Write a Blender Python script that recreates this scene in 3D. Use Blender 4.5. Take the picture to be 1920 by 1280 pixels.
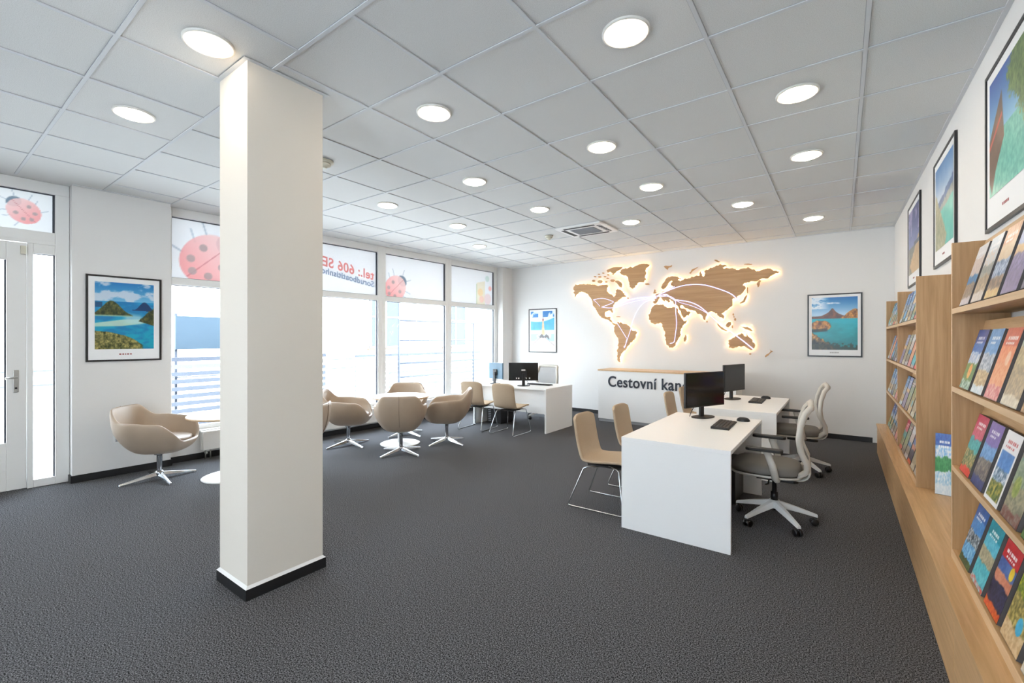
import bpy, math, random
import numpy as np
from mathutils import Vector, Matrix
random.seed(7)
PI = math.pi

# ------------------------------------------------------------------ clean, camera, world, light, exposure
for o in list(bpy.data.objects): bpy.data.objects.remove(o)
SC = bpy.context.scene
COL = SC.collection
EYE, ZC = 1.43, 2.97                       # eye height, ceiling height
YAW = 0.631
cam_d = bpy.data.cameras.new('camera'); cam = bpy.data.objects.new('camera', cam_d); COL.objects.link(cam)
cam.location = (0, 0, EYE); cam.rotation_euler = (PI/2, 0, YAW)
cam_d.sensor_width = 36; cam_d.lens = 845/1920*36; cam_d.shift_y = -4/1920; cam_d.clip_start = 0.02
SC.camera = cam
w = bpy.data.worlds.new('world'); SC.world = w; w.use_nodes = True
bgn = w.node_tree.nodes['Background']; bgn.inputs[0].default_value = (0.76, 0.88, 1.0, 1); bgn.inputs[1].default_value = 8.4
SC.view_settings.view_transform = 'Standard'; SC.view_settings.look = 'None'; SC.view_settings.gamma = 1
SC.view_settings.exposure = 0.78; SC.view_settings.use_curve_mapping = False
DOWNLIGHT = 28.0

sun_d = bpy.data.lights.new('sun', 'SUN'); sun_d.energy = 9.0; sun_d.color = (0.94, 0.97, 1.0); sun_d.angle = 0.01
sun = bpy.data.objects.new('sun', sun_d); COL.objects.link(sun); sun.rotation_euler = (math.radians(-14), math.radians(48), 0)   # from behind the building onto the street

def lwx(t, d=0.0): return -6.18 - d + 0.052*(t-1.04)      # left wall plane at depth t, d outward
def rwx(y): return 0.583 + 0.01*(7.99-y)                  # right wall plane
BACK = 7.99


# ------------------------------------------------------------------ materials
def srgb(r, g=None, b=None):
    if g is None: r, g, b = r
    f = lambda c: (c/255/12.92) if c/255 <= 0.04045 else ((c/255+0.055)/1.055)**2.4
    return (f(r), f(g), f(b), 1)
def newmat(name):
    m = bpy.data.materials.new(name); m.use_nodes = True
    return m, m.node_tree.nodes, m.node_tree.links, m.node_tree.nodes['Principled BSDF']
def mat(name, col, rough=0.5, metal=0.0, noise=0.0, nscale=40, bump=0.0, bscale=200, emis=None, es=0, spec=None):
    m, n, l, p = newmat(name)
    c = srgb(col); p.inputs['Base Color'].default_value = c
    p.inputs['Roughness'].default_value = rough; p.inputs['Metallic'].default_value = metal
    if spec is not None: p.inputs['Specular IOR Level'].default_value = spec
    if noise:
        tc = n.new('ShaderNodeTexCoord'); nt = n.new('ShaderNodeTexNoise'); nt.inputs['Scale'].default_value = nscale; nt.inputs['Detail'].default_value = 4
        l.new(tc.outputs['Object'], nt.inputs['Vector'])
        r = n.new('ShaderNodeValToRGB'); r.color_ramp.elements[0].position = 0.3; r.color_ramp.elements[1].position = 0.7
        r.color_ramp.elements[0].color = tuple(max(0, x*(1-noise)) for x in c[:3])+(1,); r.color_ramp.elements[1].color = tuple(min(1, x*(1+noise)) for x in c[:3])+(1,)
        l.new(nt.outputs['Fac'], r.inputs[0]); l.new(r.outputs[0], p.inputs['Base Color'])
    if bump:
        tc = n.new('ShaderNodeTexCoord'); nt = n.new('ShaderNodeTexNoise'); nt.inputs['Scale'].default_value = bscale; nt.inputs['Detail'].default_value = 3
        l.new(tc.outputs['Object'], nt.inputs['Vector'])
        b = n.new('ShaderNodeBump'); b.inputs['Strength'].default_value = bump; b.inputs['Distance'].default_value = 0.002
        l.new(nt.outputs['Fac'], b.inputs['Height']); l.new(b.outputs[0], p.inputs['Normal'])
    if emis: p.inputs['Emission Color'].default_value = srgb(emis); p.inputs['Emission Strength'].default_value = es
    return m
def wood(name, a, b, axis=2, scale=1.0, rough=0.42):
    m, n, l, p = newmat(name)
    tc = n.new('ShaderNodeTexCoord'); mp = n.new('ShaderNodeMapping'); s = [26*scale]*3; s[axis] = 1.3*scale
    mp.inputs['Scale'].default_value = s
    nt = n.new('ShaderNodeTexNoise'); nt.inputs['Scale'].default_value = 1.6; nt.inputs['Detail'].default_value = 8; nt.inputs['Roughness'].default_value = 0.62; nt.inputs['Distortion'].default_value = 0.6
    l.new(tc.outputs['Object'], mp.inputs[0]); l.new(mp.outputs[0], nt.inputs['Vector'])
    r = n.new('ShaderNodeValToRGB'); r.color_ramp.elements[0].position = 0.32; r.color_ramp.elements[1].position = 0.68
    r.color_ramp.elements[0].color = srgb(a); r.color_ramp.elements[1].color = srgb(b)
    l.new(nt.outputs['Fac'], r.inputs[0]); l.new(r.outputs[0], p.inputs['Base Color'])
    p.inputs['Roughness'].default_value = rough
    return m
M = {}
M['wall'] = mat('white_wall_paint', (227, 226, 224), 0.75, bump=0.15, bscale=90)
M['white'] = mat('white_laminate', (240, 240, 239), 0.38)
M['upvc'] = mat('white_window_plastic', (233, 233, 231), 0.3)
M['gasket'] = mat('dark_gasket', (70, 76, 86), 0.5)
M['base'] = mat('black_baseboard', (24, 25, 27), 0.45)
M['gridbar'] = mat('white_metal_tbar', (212, 214, 216), 0.75)
M['keys'] = mat('dark_grey_keys', (62, 58, 56), 0.5)
M['black'] = mat('black_plastic', (20, 20, 22), 0.35)
M['blacksoft'] = mat('soft_black_plastic', (34, 33, 33), 0.6)
M['blackgloss'] = mat('glossy_black_display', (14, 14, 15), 0.12)
M['greydisplay'] = mat('dark_grey_display', (46, 47, 48), 0.3)
M['bluereflect'] = mat('blue_window_reflection', (88, 118, 138), 0.25)  # bluish window reflection put into the colour of a monitor's rear housing
M['chrome'] = mat('polished_aluminium', (205, 208, 212), 0.18, 1.0)
M['steel'] = mat('brushed_steel', (180, 178, 172), 0.32, 1.0)
M['leather'] = mat('taupe_leather', (176, 157, 137), 0.42, noise=0.04, nscale=6, bump=0.12, bscale=420)
M['cushion'] = mat('taupe_seat_leather', (168, 150, 132), 0.34, bump=0.1, bscale=420)
M['seam'] = mat('taupe_seam', (138, 122, 107), 0.6)
M['fabric'] = mat('beige_felt', (184, 163, 138), 0.85, noise=0.10, nscale=260, bump=0.5, bscale=500)
M['frameplastic'] = mat('greige_plastic', (196, 190, 180), 0.42)
M['ocwhite'] = mat('white_nylon', (222, 222, 220), 0.4)
M['seatgrey'] = mat('grey_seat_fabric', (112, 108, 102), 0.8, noise=0.06, nscale=300)
M['frame'] = mat('black_picture_frame', (30, 31, 34), 0.35)
M['mount'] = mat('white_picture_mount', (238, 239, 240), 0.6)
M['radiator'] = mat('white_radiator_enamel', (232, 232, 230), 0.3)
M['oak'] = wood('oak_veneer_upright', (164, 125, 80), (190, 151, 106), 2)
M['oakh'] = wood('oak_veneer_lengthwise', (188, 149, 102), (214, 176, 130), 1)
M['oakedge'] = wood('pale_oak_edge', (205, 172, 132), (222, 190, 150), 1)
M['mapwood'] = wood('map_wood', (178, 136, 92), (198, 157, 112), 0, 0.6)
M['tabletop'] = mat('white_table_laminate', (238, 236, 232), 0.25)
M['bookside'] = mat('dark_grey_brochure_side', (84, 80, 80), 0.6)
M['plaster_out'] = mat('pale_facade_plaster', (238, 234, 228), 0.9)
M['grey_out'] = mat('grey_outdoor_metal', (48, 55, 66), 0.6)
M['blue_out'] = mat('faded_blue_outdoor_panel', (30, 52, 66), 0.6)
M['brown_out'] = mat('sandy_outdoor_trim', (84, 66, 56), 0.8)
M['slat_out'] = mat('grey_slat', (82, 88, 98), 0.7)
M['column'] = mat('warm_white_column_paint', (224, 216, 204), 0.75, bump=0.15, bscale=90)
M['gapshade'] = mat('grey_gap_shade', (172, 174, 176), 0.9)
M['pave'] = mat('pale_paving', (228, 227, 224), 0.9, noise=0.08, nscale=3)
M['led'] = mat('warm_led', (255, 255, 255), emis=(255, 214, 150), es=12)
M['neon'] = mat('pale_violet_light_line', (230, 230, 255), emis=(170, 176, 255), es=1.1)
M['lamp'] = mat('lit_downlight_disc', (255, 255, 255), emis=(255, 237, 212), es=DOWNLIGHT)
M['lamprim'] = mat('white_downlight_rim', (225, 222, 214), 0.4)
M['letter'] = mat('anthracite_lettering', (44, 50, 62), 0.5)
M['acgrey'] = mat('grey_return_grille', (150, 152, 156), 0.6)
M['acdark'] = mat('dark_air_slot', (58, 60, 62), 0.6)
M['paper'] = mat('white_paper', (236, 236, 236), 0.6)
M['cream'] = mat('cream_plastic', (212, 208, 190), 0.45)

def speckle(name, base, dark, scale, pos, rough=0.9, bump=0.0, s2=None, tint=None):
    m, n, l, p = newmat(name)
    tc = n.new('ShaderNodeTexCoord'); nt = n.new('ShaderNodeTexNoise'); nt.inputs['Scale'].default_value = scale; nt.inputs['Detail'].default_value = 3; nt.inputs['Roughness'].default_value = 0.7
    l.new(tc.outputs['Object'], nt.inputs['Vector'])
    r = n.new('ShaderNodeValToRGB'); r.color_ramp.elements[0].position = pos[0]; r.color_ramp.elements[1].position = pos[1]
    r.color_ramp.elements[0].color = srgb(dark); r.color_ramp.elements[1].color = srgb(base)
    l.new(nt.outputs['Fac'], r.inputs[0]); l.new(r.outputs[0], p.inputs['Base Color']); p.inputs['Roughness'].default_value = rough
    if bump:
        b = n.new('ShaderNodeBump'); b.inputs['Strength'].default_value = bump; b.inputs['Distance'].default_value = 0.004
        l.new(nt.outputs['Fac'], b.inputs['Height']); l.new(b.outputs[0], p.inputs['Normal'])
    p.inputs['Specular IOR Level'].default_value = 0.2
    return m
M['tile'] = speckle('speckled_mineral_tile', (224, 224, 222), (196, 195, 192), 330, (0.36, 0.52), 0.95, 0.1)
M['carpet'] = speckle('charcoal_flecked_carpet', (160, 160, 165), (12, 13, 15), 165, (0.43, 0.75), 1.0, 0.1)

def glassmat(name, tint=(1, 1, 1, 1)):
    m = bpy.data.materials.new(name); m.use_nodes = True; n = m.node_tree.nodes; l = m.node_tree.links; n.clear()
    o = n.new('ShaderNodeOutputMaterial'); t = n.new('ShaderNodeBsdfTransparent'); g = n.new('ShaderNodeBsdfGlossy'); f = n.new('ShaderNodeFresnel'); x = n.new('ShaderNodeMixShader')
    t.inputs[0].default_value = tint; g.inputs['Roughness'].default_value = 0.02; f.inputs[0].default_value = 1.35
    ge = n.new('ShaderNodeNewGeometry'); iv = n.new('ShaderNodeMath'); iv.operation = 'SUBTRACT'; iv.inputs[0].default_value = 1; l.new(ge.outputs['Backfacing'], iv.inputs[1]); mu = n.new('ShaderNodeMath'); mu.operation = 'MULTIPLY'; l.new(f.outputs[0], mu.inputs[0]); l.new(iv.outputs[0], mu.inputs[1])
    l.new(mu.outputs[0], x.inputs[0]); l.new(t.outputs[0], x.inputs[1]); l.new(g.outputs[0], x.inputs[2]); l.new(x.outputs[0], o.inputs[0])
    return m
M['glass'] = glassmat('clear_window_glass')
def meshmat(name, col, alpha):
    m = bpy.data.materials.new(name); m.use_nodes = True; n = m.node_tree.nodes; l = m.node_tree.links
    p = n['Principled BSDF']; p.inputs['Base Color'].default_value = srgb(col); p.inputs['Roughness'].default_value = 0.7; p.inputs['Alpha'].default_value = alpha
    return m
M['netting'] = meshmat('grey_back_netting', (134, 131, 130), 0.74)
def attrmat(name, rough=0.35, translucent=False):
    m, n, l, p = newmat(name)
    a = n.new('ShaderNodeAttribute'); a.attribute_name = 'Col'
    l.new(a.outputs['Color'], p.inputs['Base Color']); p.inputs['Roughness'].default_value = rough
    if translucent:
        t = n.new('ShaderNodeBsdfTranslucent'); l.new(a.outputs['Color'], t.inputs[0])
        d = n.new('ShaderNodeBsdfDiffuse'); l.new(a.outputs['Color'], d.inputs[0])
        x = n.new('ShaderNodeMixShader'); x.inputs[0].default_value = 0.055
        l.new(d.outputs[0], x.inputs[1]); l.new(t.outputs[0], x.inputs[2]); l.new(x.outputs[0], n['Material Output'].inputs[0])
    return m
M['print'] = attrmat('printed_picture', 0.3)
M['cover'] = attrmat('printed_glossy_cover', 0.28)
M['film'] = attrmat('frosted_printed_film', 0.6, True)
def filmmat(name, col):   # lettering film lets more light through
    m = bpy.data.materials.new(name); m.use_nodes = True; n = m.node_tree.nodes; l = m.node_tree.links; n.clear()
    o = n.new('ShaderNodeOutputMaterial'); t = n.new('ShaderNodeBsdfTranslucent'); d = n.new('ShaderNodeBsdfDiffuse'); x = n.new('ShaderNodeMixShader'); x.inputs[0].default_value = 0.75
    t.inputs[0].default_value = srgb(col); d.inputs[0].default_value = srgb(col)
    l.new(d.outputs[0], x.inputs[1]); l.new(t.outputs[0], x.inputs[2]); l.new(x.outputs[0], o.inputs[0]); return m
M['film_red'] = filmmat('red_film_lettering', (253, 206, 204)); M['film_blue'] = filmmat('blue_grey_film_lettering', (206, 217, 232))

# ------------------------------------------------------------------ mesh helpers
class MB:
    def __init__(s): s.v = []; s.f = []; s.m = []; s.s = []
    def add(s, verts, faces, mi=0, smooth=False):
        k = len(s.v); s.v += [tuple(p) for p in verts]
        for f in faces: s.f.append(tuple(i+k for i in f)); s.m.append(mi); s.s.append(smooth)
        return s
    def hexa(s, p, mi=0):   # 4 bottom ccw, 4 top ccw
        return s.add(p, [(3, 2, 1, 0), (4, 5, 6, 7), (0, 1, 5, 4), (1, 2, 6, 5), (2, 3, 7, 6), (3, 0, 4, 7)], mi)
    def box(s, x0, x1, y0, y1, z0, z1, mi=0):
        return s.hexa([(x0, y0, z0), (x1, y0, z0), (x1, y1, z0), (x0, y1, z0), (x0, y0, z1), (x1, y0, z1), (x1, y1, z1), (x0, y1, z1)], mi)
    def lbox(s, t0, t1, d0, d1, z0, z1, mi=0):   # along the left wall: d0 < d1 outward
        return s.hexa([(lwx(t0, d1), t0, z0), (lwx(t0, d0), t0, z0), (lwx(t1, d0), t1, z0), (lwx(t1, d1), t1, z0),
                       (lwx(t0, d1), t0, z1), (lwx(t0, d0), t0, z1), (lwx(t1, d0), t1, z1), (lwx(t1, d1), t1, z1)], mi)
    def prism(s, poly, z0, z1, mi=0):
        n = len(poly); s.add([(x, y, z0) for x, y in poly]+[(x, y, z1) for x, y in poly],
              [tuple(range(n-1, -1, -1)), tuple(range(n, 2*n))]+[(i, (i+1) % n, n+(i+1) % n, n+i) for i in range(n)], mi); return s
    def lathe(s, prof, c=(0, 0), seg=32, mi=0, smooth=True, capb=True, capt=True):
        vs = []; fs = []
        for r, z in prof:
            for k in range(seg): a = 2*PI*k/seg; vs.append((c[0]+r*math.cos(a), c[1]+r*math.sin(a), z))
        for i in range(len(prof)-1):
            for k in range(seg): k2 = (k+1) % seg; fs.append((i*seg+k, i*seg+k2, (i+1)*seg+k2, (i+1)*seg+k))
        s.add(vs, fs, mi, smooth); k0 = len(s.v)-len(vs)
        if capb: s.f.append(tuple(k0+k for k in range(seg-1, -1, -1))); s.m.append(mi); s.s.append(False)
        if capt: b = k0+(len(prof)-1)*seg; s.f.append(tuple(b+k for k in range(seg))); s.m.append(mi); s.s.append(False)
        return s
    def tube(s, pts, r, seg=8, mi=0, closed=False, flat=1.0, up=None):
        P = [Vector(p) for p in pts]; n = len(P); R = r if isinstance(r, (list, tuple)) else [r]*n
        prev = None; rings = []
        for i in range(n):
            if closed: t = P[(i+1) % n]-P[i-1]
            else: t = P[min(i+1, n-1)]-P[max(i-1, 0)]
            t.normalize()
            if up is not None: a = Vector(up)
            elif prev is None: a = Vector((0, 0, 1)) if abs(t.z) < 0.9 else Vector((1, 0, 0))
            else: a = prev
            nn = a-t*a.dot(t)
            if nn.length < 1e-6: nn = t.orthogonal()
            nn.normalize(); prev = nn; bb = t.cross(nn)
            rings.append([P[i]+(nn*math.cos(2*PI*k/seg)*R[i]*flat+bb*math.sin(2*PI*k/seg)*R[i]) for k in range(seg)])
        vs = [p for q in rings for p in q]; fs = []
        for i in range(n if closed else n-1):
            j = (i+1) % n
            for k in range(seg): k2 = (k+1) % seg; fs.append((i*seg+k, i*seg+k2, j*seg+k2, j*seg+k))
        if not closed: fs.append(tuple(range(seg-1, -1, -1))); fs.append(tuple((n-1)*seg+k for k in range(seg)))
        return s.add(vs, fs, mi, True)
    def grid(s, fn, nu, nv, mi=0, closeu=False, smooth=True):
        vs = [fn(i, j) for i in range(nu) for j in range(nv)]; fs = []
        for i in range(nu if closeu else nu-1):
            i2 = (i+1) % nu
            for j in range(nv-1): fs.append((i*nv+j, i2*nv+j, i2*nv+j+1, i*nv+j+1))
        return s.add(vs, fs, mi, smooth)
    def build(s, name, mats, parent=None, world=False, bevel=0, sub=0, solid=None, origin=None, seg=2):
        if not isinstance(mats, (list, tuple)): mats = [mats]
        off = Vector((0, 0, 0))
        if parent is None:
            if origin is None:
                a = np.array(s.v); off = Vector(((a[:, 0].min()+a[:, 0].max())/2, (a[:, 1].min()+a[:, 1].max())/2, a[:, 2].min()))
            else: off = Vector(origin)
        elif world:
            q = parent
            while q is not None: off += q.location; q = q.parent
        me = bpy.data.meshes.new(name); me.from_pydata([tuple(Vector(p)-off) for p in s.v], [], s.f)
        for mm in mats: me.materials.append(M[mm] if isinstance(mm, str) else mm)
        me.polygons.foreach_set('material_index', s.m); me.polygons.foreach_set('use_smooth', s.s); me.update()
        o = bpy.data.objects.new(name, me); COL.objects.link(o)
        if parent is not None: o.parent = parent
        else: o.location = off
        if solid: md = o.modifiers.new('solidify', 'SOLIDIFY'); md.thickness = solid; md.offset = -1
        if bevel: md = o.modifiers.new('bevel', 'BEVEL'); md.width = bevel; md.segments = seg; md.limit_method = 'ANGLE'
        if sub: md = o.modifiers.new('subsurf', 'SUBSURF'); md.levels = sub; md.render_levels = sub
        return o
def tag(o, label=None, cat=None, group=None, kind=None):
    if label: o['label'] = label
    if cat: o['category'] = cat
    if group: o['group'] = group
    if kind: o['kind'] = kind
    return o
def empty(name, loc, rz=0, label=None, cat=None, group=None, kind=None):
    o = bpy.data.objects.new(name, None); COL.objects.link(o); o.location = loc; o.rotation_euler = (0, 0, rz); o.empty_display_size = 0.1
    return tag(o, label, cat, group, kind)
def struct(o): o['kind'] = 'structure'; return o
def dup(root, loc, rz, label, group=None):
    KIDS = {}
    for q in bpy.data.objects:
        if q.parent: KIDS.setdefault(q.parent.name, []).append(q)
    def rec(o, par):
        c = o.copy(); COL.objects.link(c)
        if par: c.parent = par
        for ch in KIDS.get(o.name, []): rec(ch, c)
        return c
    r = rec(root, None); r.location = loc; r.rotation_euler = (root.rotation_euler[0], root.rotation_euler[1], rz); r['label'] = label
    if group: r['group'] = group
    return r
def text_mb(body, size, depth=0.004, bold=0.0, mirror=False):
    cu = bpy.data.curves.new('t', 'FONT'); cu.body = body; cu.size = size; cu.extrude = depth/2; cu.offset = bold; cu.space_character = 1.06
    o = bpy.data.objects.new('t', cu); COL.objects.link(o); bpy.context.view_layer.update()
    me = bpy.data.meshes.new_from_object(o.evaluated_get(bpy.context.evaluated_depsgraph_get()))
    vs = [tuple(v.co) for v in me.vertices]; fs = [tuple(p.vertices) for p in me.polygons]
    bpy.data.objects.remove(o); bpy.data.curves.remove(cu); bpy.data.meshes.remove(me)
    return vs, fs
def smooth(a, b, x): t = min(1, max(0, (x-a)/(b-a))); return t*t*(3-2*t)

# ------------------------------------------------------------------ painting helpers for pictures, covers and films
def vnoise(x, y, seed=0):
    rng = np.random.RandomState(seed); T = rng.rand(64, 64)
    xi = np.floor(x).astype(int); yi = np.floor(y).astype(int); fx = x-xi; fy = y-yi; fx = fx*fx*(3-2*fx); fy = fy*fy*(3-2*fy)
    g = lambda a, b: T[a % 64, b % 64]
    return (g(xi, yi)*(1-fx)+g(xi+1, yi)*fx)*(1-fy)+(g(xi, yi+1)*(1-fx)+g(xi+1, yi+1)*fx)*fy
def fbm(x, y, s, seed=0, o=4):
    r = 0; a = 0.5; t = 0
    for k in range(o): r = r+a*vnoise(x*s+7.3*k, y*s+3.1*k, seed+k); t += a; a *= 0.55; s *= 2
    return r/t
def canvas(nu, nv, asp=1.0):
    u, v = np.meshgrid(np.linspace(0, 1, nu), np.linspace(0, 1, nv), indexing='ij'); return u, v, np.zeros((nu, nv, 3))
def put(img, mask, col, a=1.0):
    m = np.clip(mask, 0, 1)[..., None]*a; c = np.array(col, float)
    if c.ndim == 1: c = c[None, None, :]
    img[:] = img*(1-m)+c*m
def lin(img):
    c = np.clip(img, 0, 255)/255; return np.where(c <= 0.04045, c/12.92, ((c+0.055)/1.055)**2.4)
def soft(x, w=0.01): return np.clip(x/w+0.5, 0, 1)
def mixc(a, b, t): return np.array(a, float)*(1-t[..., None])+np.array(b, float)*t[..., None]
def painted(name, img, fn, material, parent=None, world=False, origin=None):
    nu, nv = img.shape[:2]; mb = MB(); mb.grid(lambda i, j: fn(i/(nu-1), j/(nv-1)), nu, nv, 0, smooth=False)
    o = mb.build(name, material, parent, world, origin=origin); me = o.data
    at = me.color_attributes.new('Col', 'FLOAT_COLOR', 'POINT')
    c = np.ones((nu*nv, 4)); c[:, :3] = lin(img).reshape(-1, 3); at.data.foreach_set('color', c.ravel())
    return o
def art_lagoon(nu=120, nv=140):
    u, v, I = canvas(nu, nv); n = fbm(u, v, 5, 1); f = fbm(u, v, 26, 4); g = fbm(u, v, 60, 9, 2)
    I[:] = mixc((120, 190, 226), (18, 120, 190), np.clip((v-0.7)/0.3, 0, 1))
    cl = soft(fbm(u, v*2.2, 5, 12)-0.50+0.25*(1-np.abs(v-0.80)/0.12)*0.6, 0.16)*(v > 0.68); put(I, cl, (214, 222, 234), 0.85)
    w_ = v < 0.715; put(I, w_, mixc((10, 168, 190), (20, 150, 205), np.clip(v/0.7, 0, 1)))
    put(I, w_*soft(fbm(u, v*3, 5, 22)-0.5, 0.2), (18, 110, 176), 0.6)
    put(I, soft(0.30-np.abs(v-0.36-0.08*u)*6-np.abs(u-0.45)*0.3, 0.1), (220, 232, 205), 0.8)
    put(I, soft(0.07-np.abs(v-0.46-0.1*(0.6-u)), 0.06)*soft(u-0.48, 0.1)*soft(0.8-u, 0.1), (190, 226, 226), 0.7)
    put(I, soft((0.66+0.06*np.sin(u*17))-v, 0.01)*(v > 0.60-0.02*u)*soft(u-0.62, 0.01), (18, 62, 110))
    put(I, (v < 0.70)*(v > 0.62)*soft(0.12-u, 0.01), (16, 84, 130))
    h = 0.52+0.215*np.exp(-((u-0.27)/0.2)**2)-0.01; m1 = soft(h+0.02*(f-0.5)-v, 0.012)*soft(v-0.50+0.01*f, 0.01)*soft(0.62-u, 0.03); green = mixc((24, 42, 24), (112, 112, 58), np.clip(f*1.6-0.3+0.5*(g-0.5), 0, 1)); put(I, m1, green)
    put(I, soft(0.010-np.abs(v-0.50), 0.01)*soft(0.62-u, 0.02), (170, 216, 200), 0.7)
    m2 = soft(0.60-0.9*(1-u)**1.2*1.0+0.05*(f-0.5)-v+0.02, 0.015)*soft(v-0.37-0.25*(0.95-u), 0.01)*soft(u-0.72, 0.02); put(I, m2, green*0.95)
    m3 = soft(0.27-0.30*u**2.2*1.15+0.06*(n-0.5)-v, 0.012)*soft(0.8-u, 0.05); gr2 = mixc((44, 54, 22), (186, 172, 104), np.clip(f*1.7-0.35+0.6*(g-0.5), 0, 1)); put(I, m3, gr2)
    return I
def art_cove(nu=120, nv=140):
    u, v, I = canvas(nu, nv); f = fbm(u, v, 16, 3); g = fbm(u, v, 50, 8, 2); n = fbm(u, v*2.5, 6, 5)
    I[:] = mixc((170, 205, 232), (10, 105, 178), np.clip((v-0.68)/0.32, 0, 1))
    put(I, soft(n-0.46, 0.12)*soft(0.3-u, 0.2)*(v > 0.78), (232, 240, 248), 0.9); put(I, soft(0.02-np.abs(v-0.89+0.06*(u-0.45)**2*5)-0.02*f, 0.02)*soft(0.14-np.abs(u-0.48), 0.05), (232, 240, 248))
    h = 0.64+0.10*np.exp(-((u-0.46)/0.16)**2)+0.05*np.exp(-((u-0.46)/0.05)**2)+0.02*(f-0.5); put(I, soft(h-v, 0.01)*(v > 0.58), mixc((70, 48, 52), (146, 88, 60), np.clip(f*1.4-0.2, 0, 1)))
    h2 = 0.60+0.17*smooth_arr(0.6, 0.95, u)+0.03*(f-0.5); orange = mixc((96, 58, 30), (226, 156, 66), np.clip(f*1.8-0.4+0.5*(g-0.5), 0, 1)); put(I, soft(h2-v, 0.01)*(v > 0.58)*soft(u-0.55, 0.03), orange)
    put(I, v < 0.59, mixc((0, 120, 125), (20, 172, 190), np.clip((v+0.3*(n-0.5))/0.55, 0, 1)))
    put(I, soft(0.10-np.hypot((u-0.2)*0.42, (v-0.46))+0.03*(f-0.5), 0.01), orange); put(I, soft(0.03-np.abs(v-0.36-0.06*u), 0.02)*soft(0.35-u, 0.05), (30, 34, 30), 0.8)
    put(I, soft(0.34-0.62*u+0.10*(f-0.5)-v, 0.015), mixc((26, 30, 26), (220, 160, 80), np.clip(f*2-0.55+0.4*(g-0.5), 0, 1)))
    put(I, soft(0.16-0.10*u+0.16*(f-0.5)-v, 0.03), (34, 44, 34), 0.75)
    return I
def smooth_arr(a, b, x): t = np.clip((x-a)/(b-a), 0, 1); return t*t*(3-2*t)
def art_pier(nu=70, nv=100):
    u, v, I = canvas(nu, nv); f = fbm(u, v, 6, 31); n = fbm(u, v, 14, 33)
    I[:] = (214, 226, 238)
    put(I, soft(f-0.47, 0.1)*(v > 0.83)*(np.abs(u-0.42) > 0.1), (30, 120, 190)); put(I, soft(0.70+0.06*(u-0.3)**2*4-v, 0.02)*(v > 0.47), mixc((40, 150, 205), (60, 180, 200), n)); put(I, (v < 0.47)*(v > 0.2), (206, 226, 236)); put(I, (v < 0.36)*(v > 0.16)*soft(f-0.45, 0.1), (150, 206, 222), 0.8)
    tw = soft(0.025+0.10*np.clip(0.8-v, 0, 1)**1.3*1.4-np.abs(u-0.53), 0.01)*(v < 0.78)*(v > 0.34); put(I, tw, mixc((216, 168, 120), (238, 206, 170), n)); put(I, soft(0.035-np.hypot(u-0.53, v-0.76), 0.01), (150, 70, 62)); put(I, soft(0.008-np.abs(u-0.53), 0.006)*(v > 0.76)*(v < 0.88), (110, 100, 100))
    put(I, soft(0.05-np.abs(v-0.28-0.03*np.sin(u*30)), 0.02)*soft(0.27-np.abs(u-0.53), 0.03)*soft(n-0.42, 0.1), (96, 92, 92))
    path = soft((0.25-v)*1.7+0.12-np.abs(u-0.52), 0.02)*(v < 0.25); put(I, path, (232, 204, 196)); put(I, soft(0.014-np.abs(np.abs(u-0.52)-((0.25-v)*1.7+0.12)), 0.01)*(v < 0.26), (140, 124, 118))
    return I
def art_boat(nu=90, nv=120):
    u, v, I = canvas(nu, nv); f = fbm(u, v, 7, 41); n = fbm(u, v, 30, 43)
    I[:] = mixc((130, 190, 220), (50, 90, 170), np.clip((v-0.5)/0.5, 0, 1))
    put(I, v < 0.50, mixc((60, 160, 150), (140, 212, 190), np.clip(n*1.3-0.1, 0, 1)))
    put(I, soft(0.5-np.abs(u-1.0)*1.0-np.abs(v-0.85)*1.1+0.35*(n-0.5), 0.05), mixc((40, 70, 34), (160, 180, 110), n))
    put(I, soft(0.36-np.abs(u-0.08-0.5*np.clip(v-0.2, 0, 1))*1.3-np.abs(v-0.42)*0.9, 0.02), mixc((84, 64, 52), (150, 116, 92), f)); put(I, soft(0.02-np.abs(v-0.55-0.5*(u-0.25)), 0.01)*(u < 0.4), (206, 90, 70))
    return I
def art_bay(nu=80, nv=120):
    u, v, I = canvas(nu, nv); f = fbm(u, v, 8, 51); n = fbm(u, v, 20, 53)
    I[:] = mixc((198, 214, 232), (84, 140, 200), np.clip((v-0.6)/0.4+0.3*(f-0.5), 0, 1))
    put(I, soft(0.52+0.2*u+0.10*(f-0.5)-v, 0.01)*(v > 0.4), mixc((60, 92, 150), (100, 134, 172), n)); put(I, soft(0.44+0.18*u+0.06*(n-0.5)-v, 0.01), mixc((120, 132, 128), (190, 190, 180), n))
    put(I, soft(0.40-v+0.05*(f-0.5)+0.1*u, 0.02), mixc((66, 176, 166), (110, 206, 190), f)); put(I, soft(0.75*(1-u)-np.abs(v-0.1)*0.8-0.25+0.1*(n-0.5), 0.03), mixc((116, 126, 84), (214, 200, 172), n))
    return I
def art_dusk(nu=70, nv=120):
    u, v, I = canvas(nu, nv); f = fbm(u, v, 8, 61); n = fbm(u, v, 22, 63)
    I[:] = mixc((130, 140, 190), (52, 62, 128), np.clip((v-0.4)/0.6+0.4*(f-0.5), 0, 1)); put(I, soft(f-0.58, 0.06)*(v > 0.6), (196, 180, 214), 0.8)
    put(I, v < 0.42, mixc((96, 104, 112), (160, 150, 120), np.clip(0.42-v+n*0.7, 0, 1))); put(I, soft(0.5-np.abs(u-1.0)*0.55-np.abs(v-0.12)*1.2+0.1*(n-0.5), 0.03), mixc((190, 150, 96), (226, 196, 150), n)); put(I, (v < 0.46)*(v > 0.40)*soft(u-0.55, 0.05), (70, 76, 100))
    return I
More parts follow.
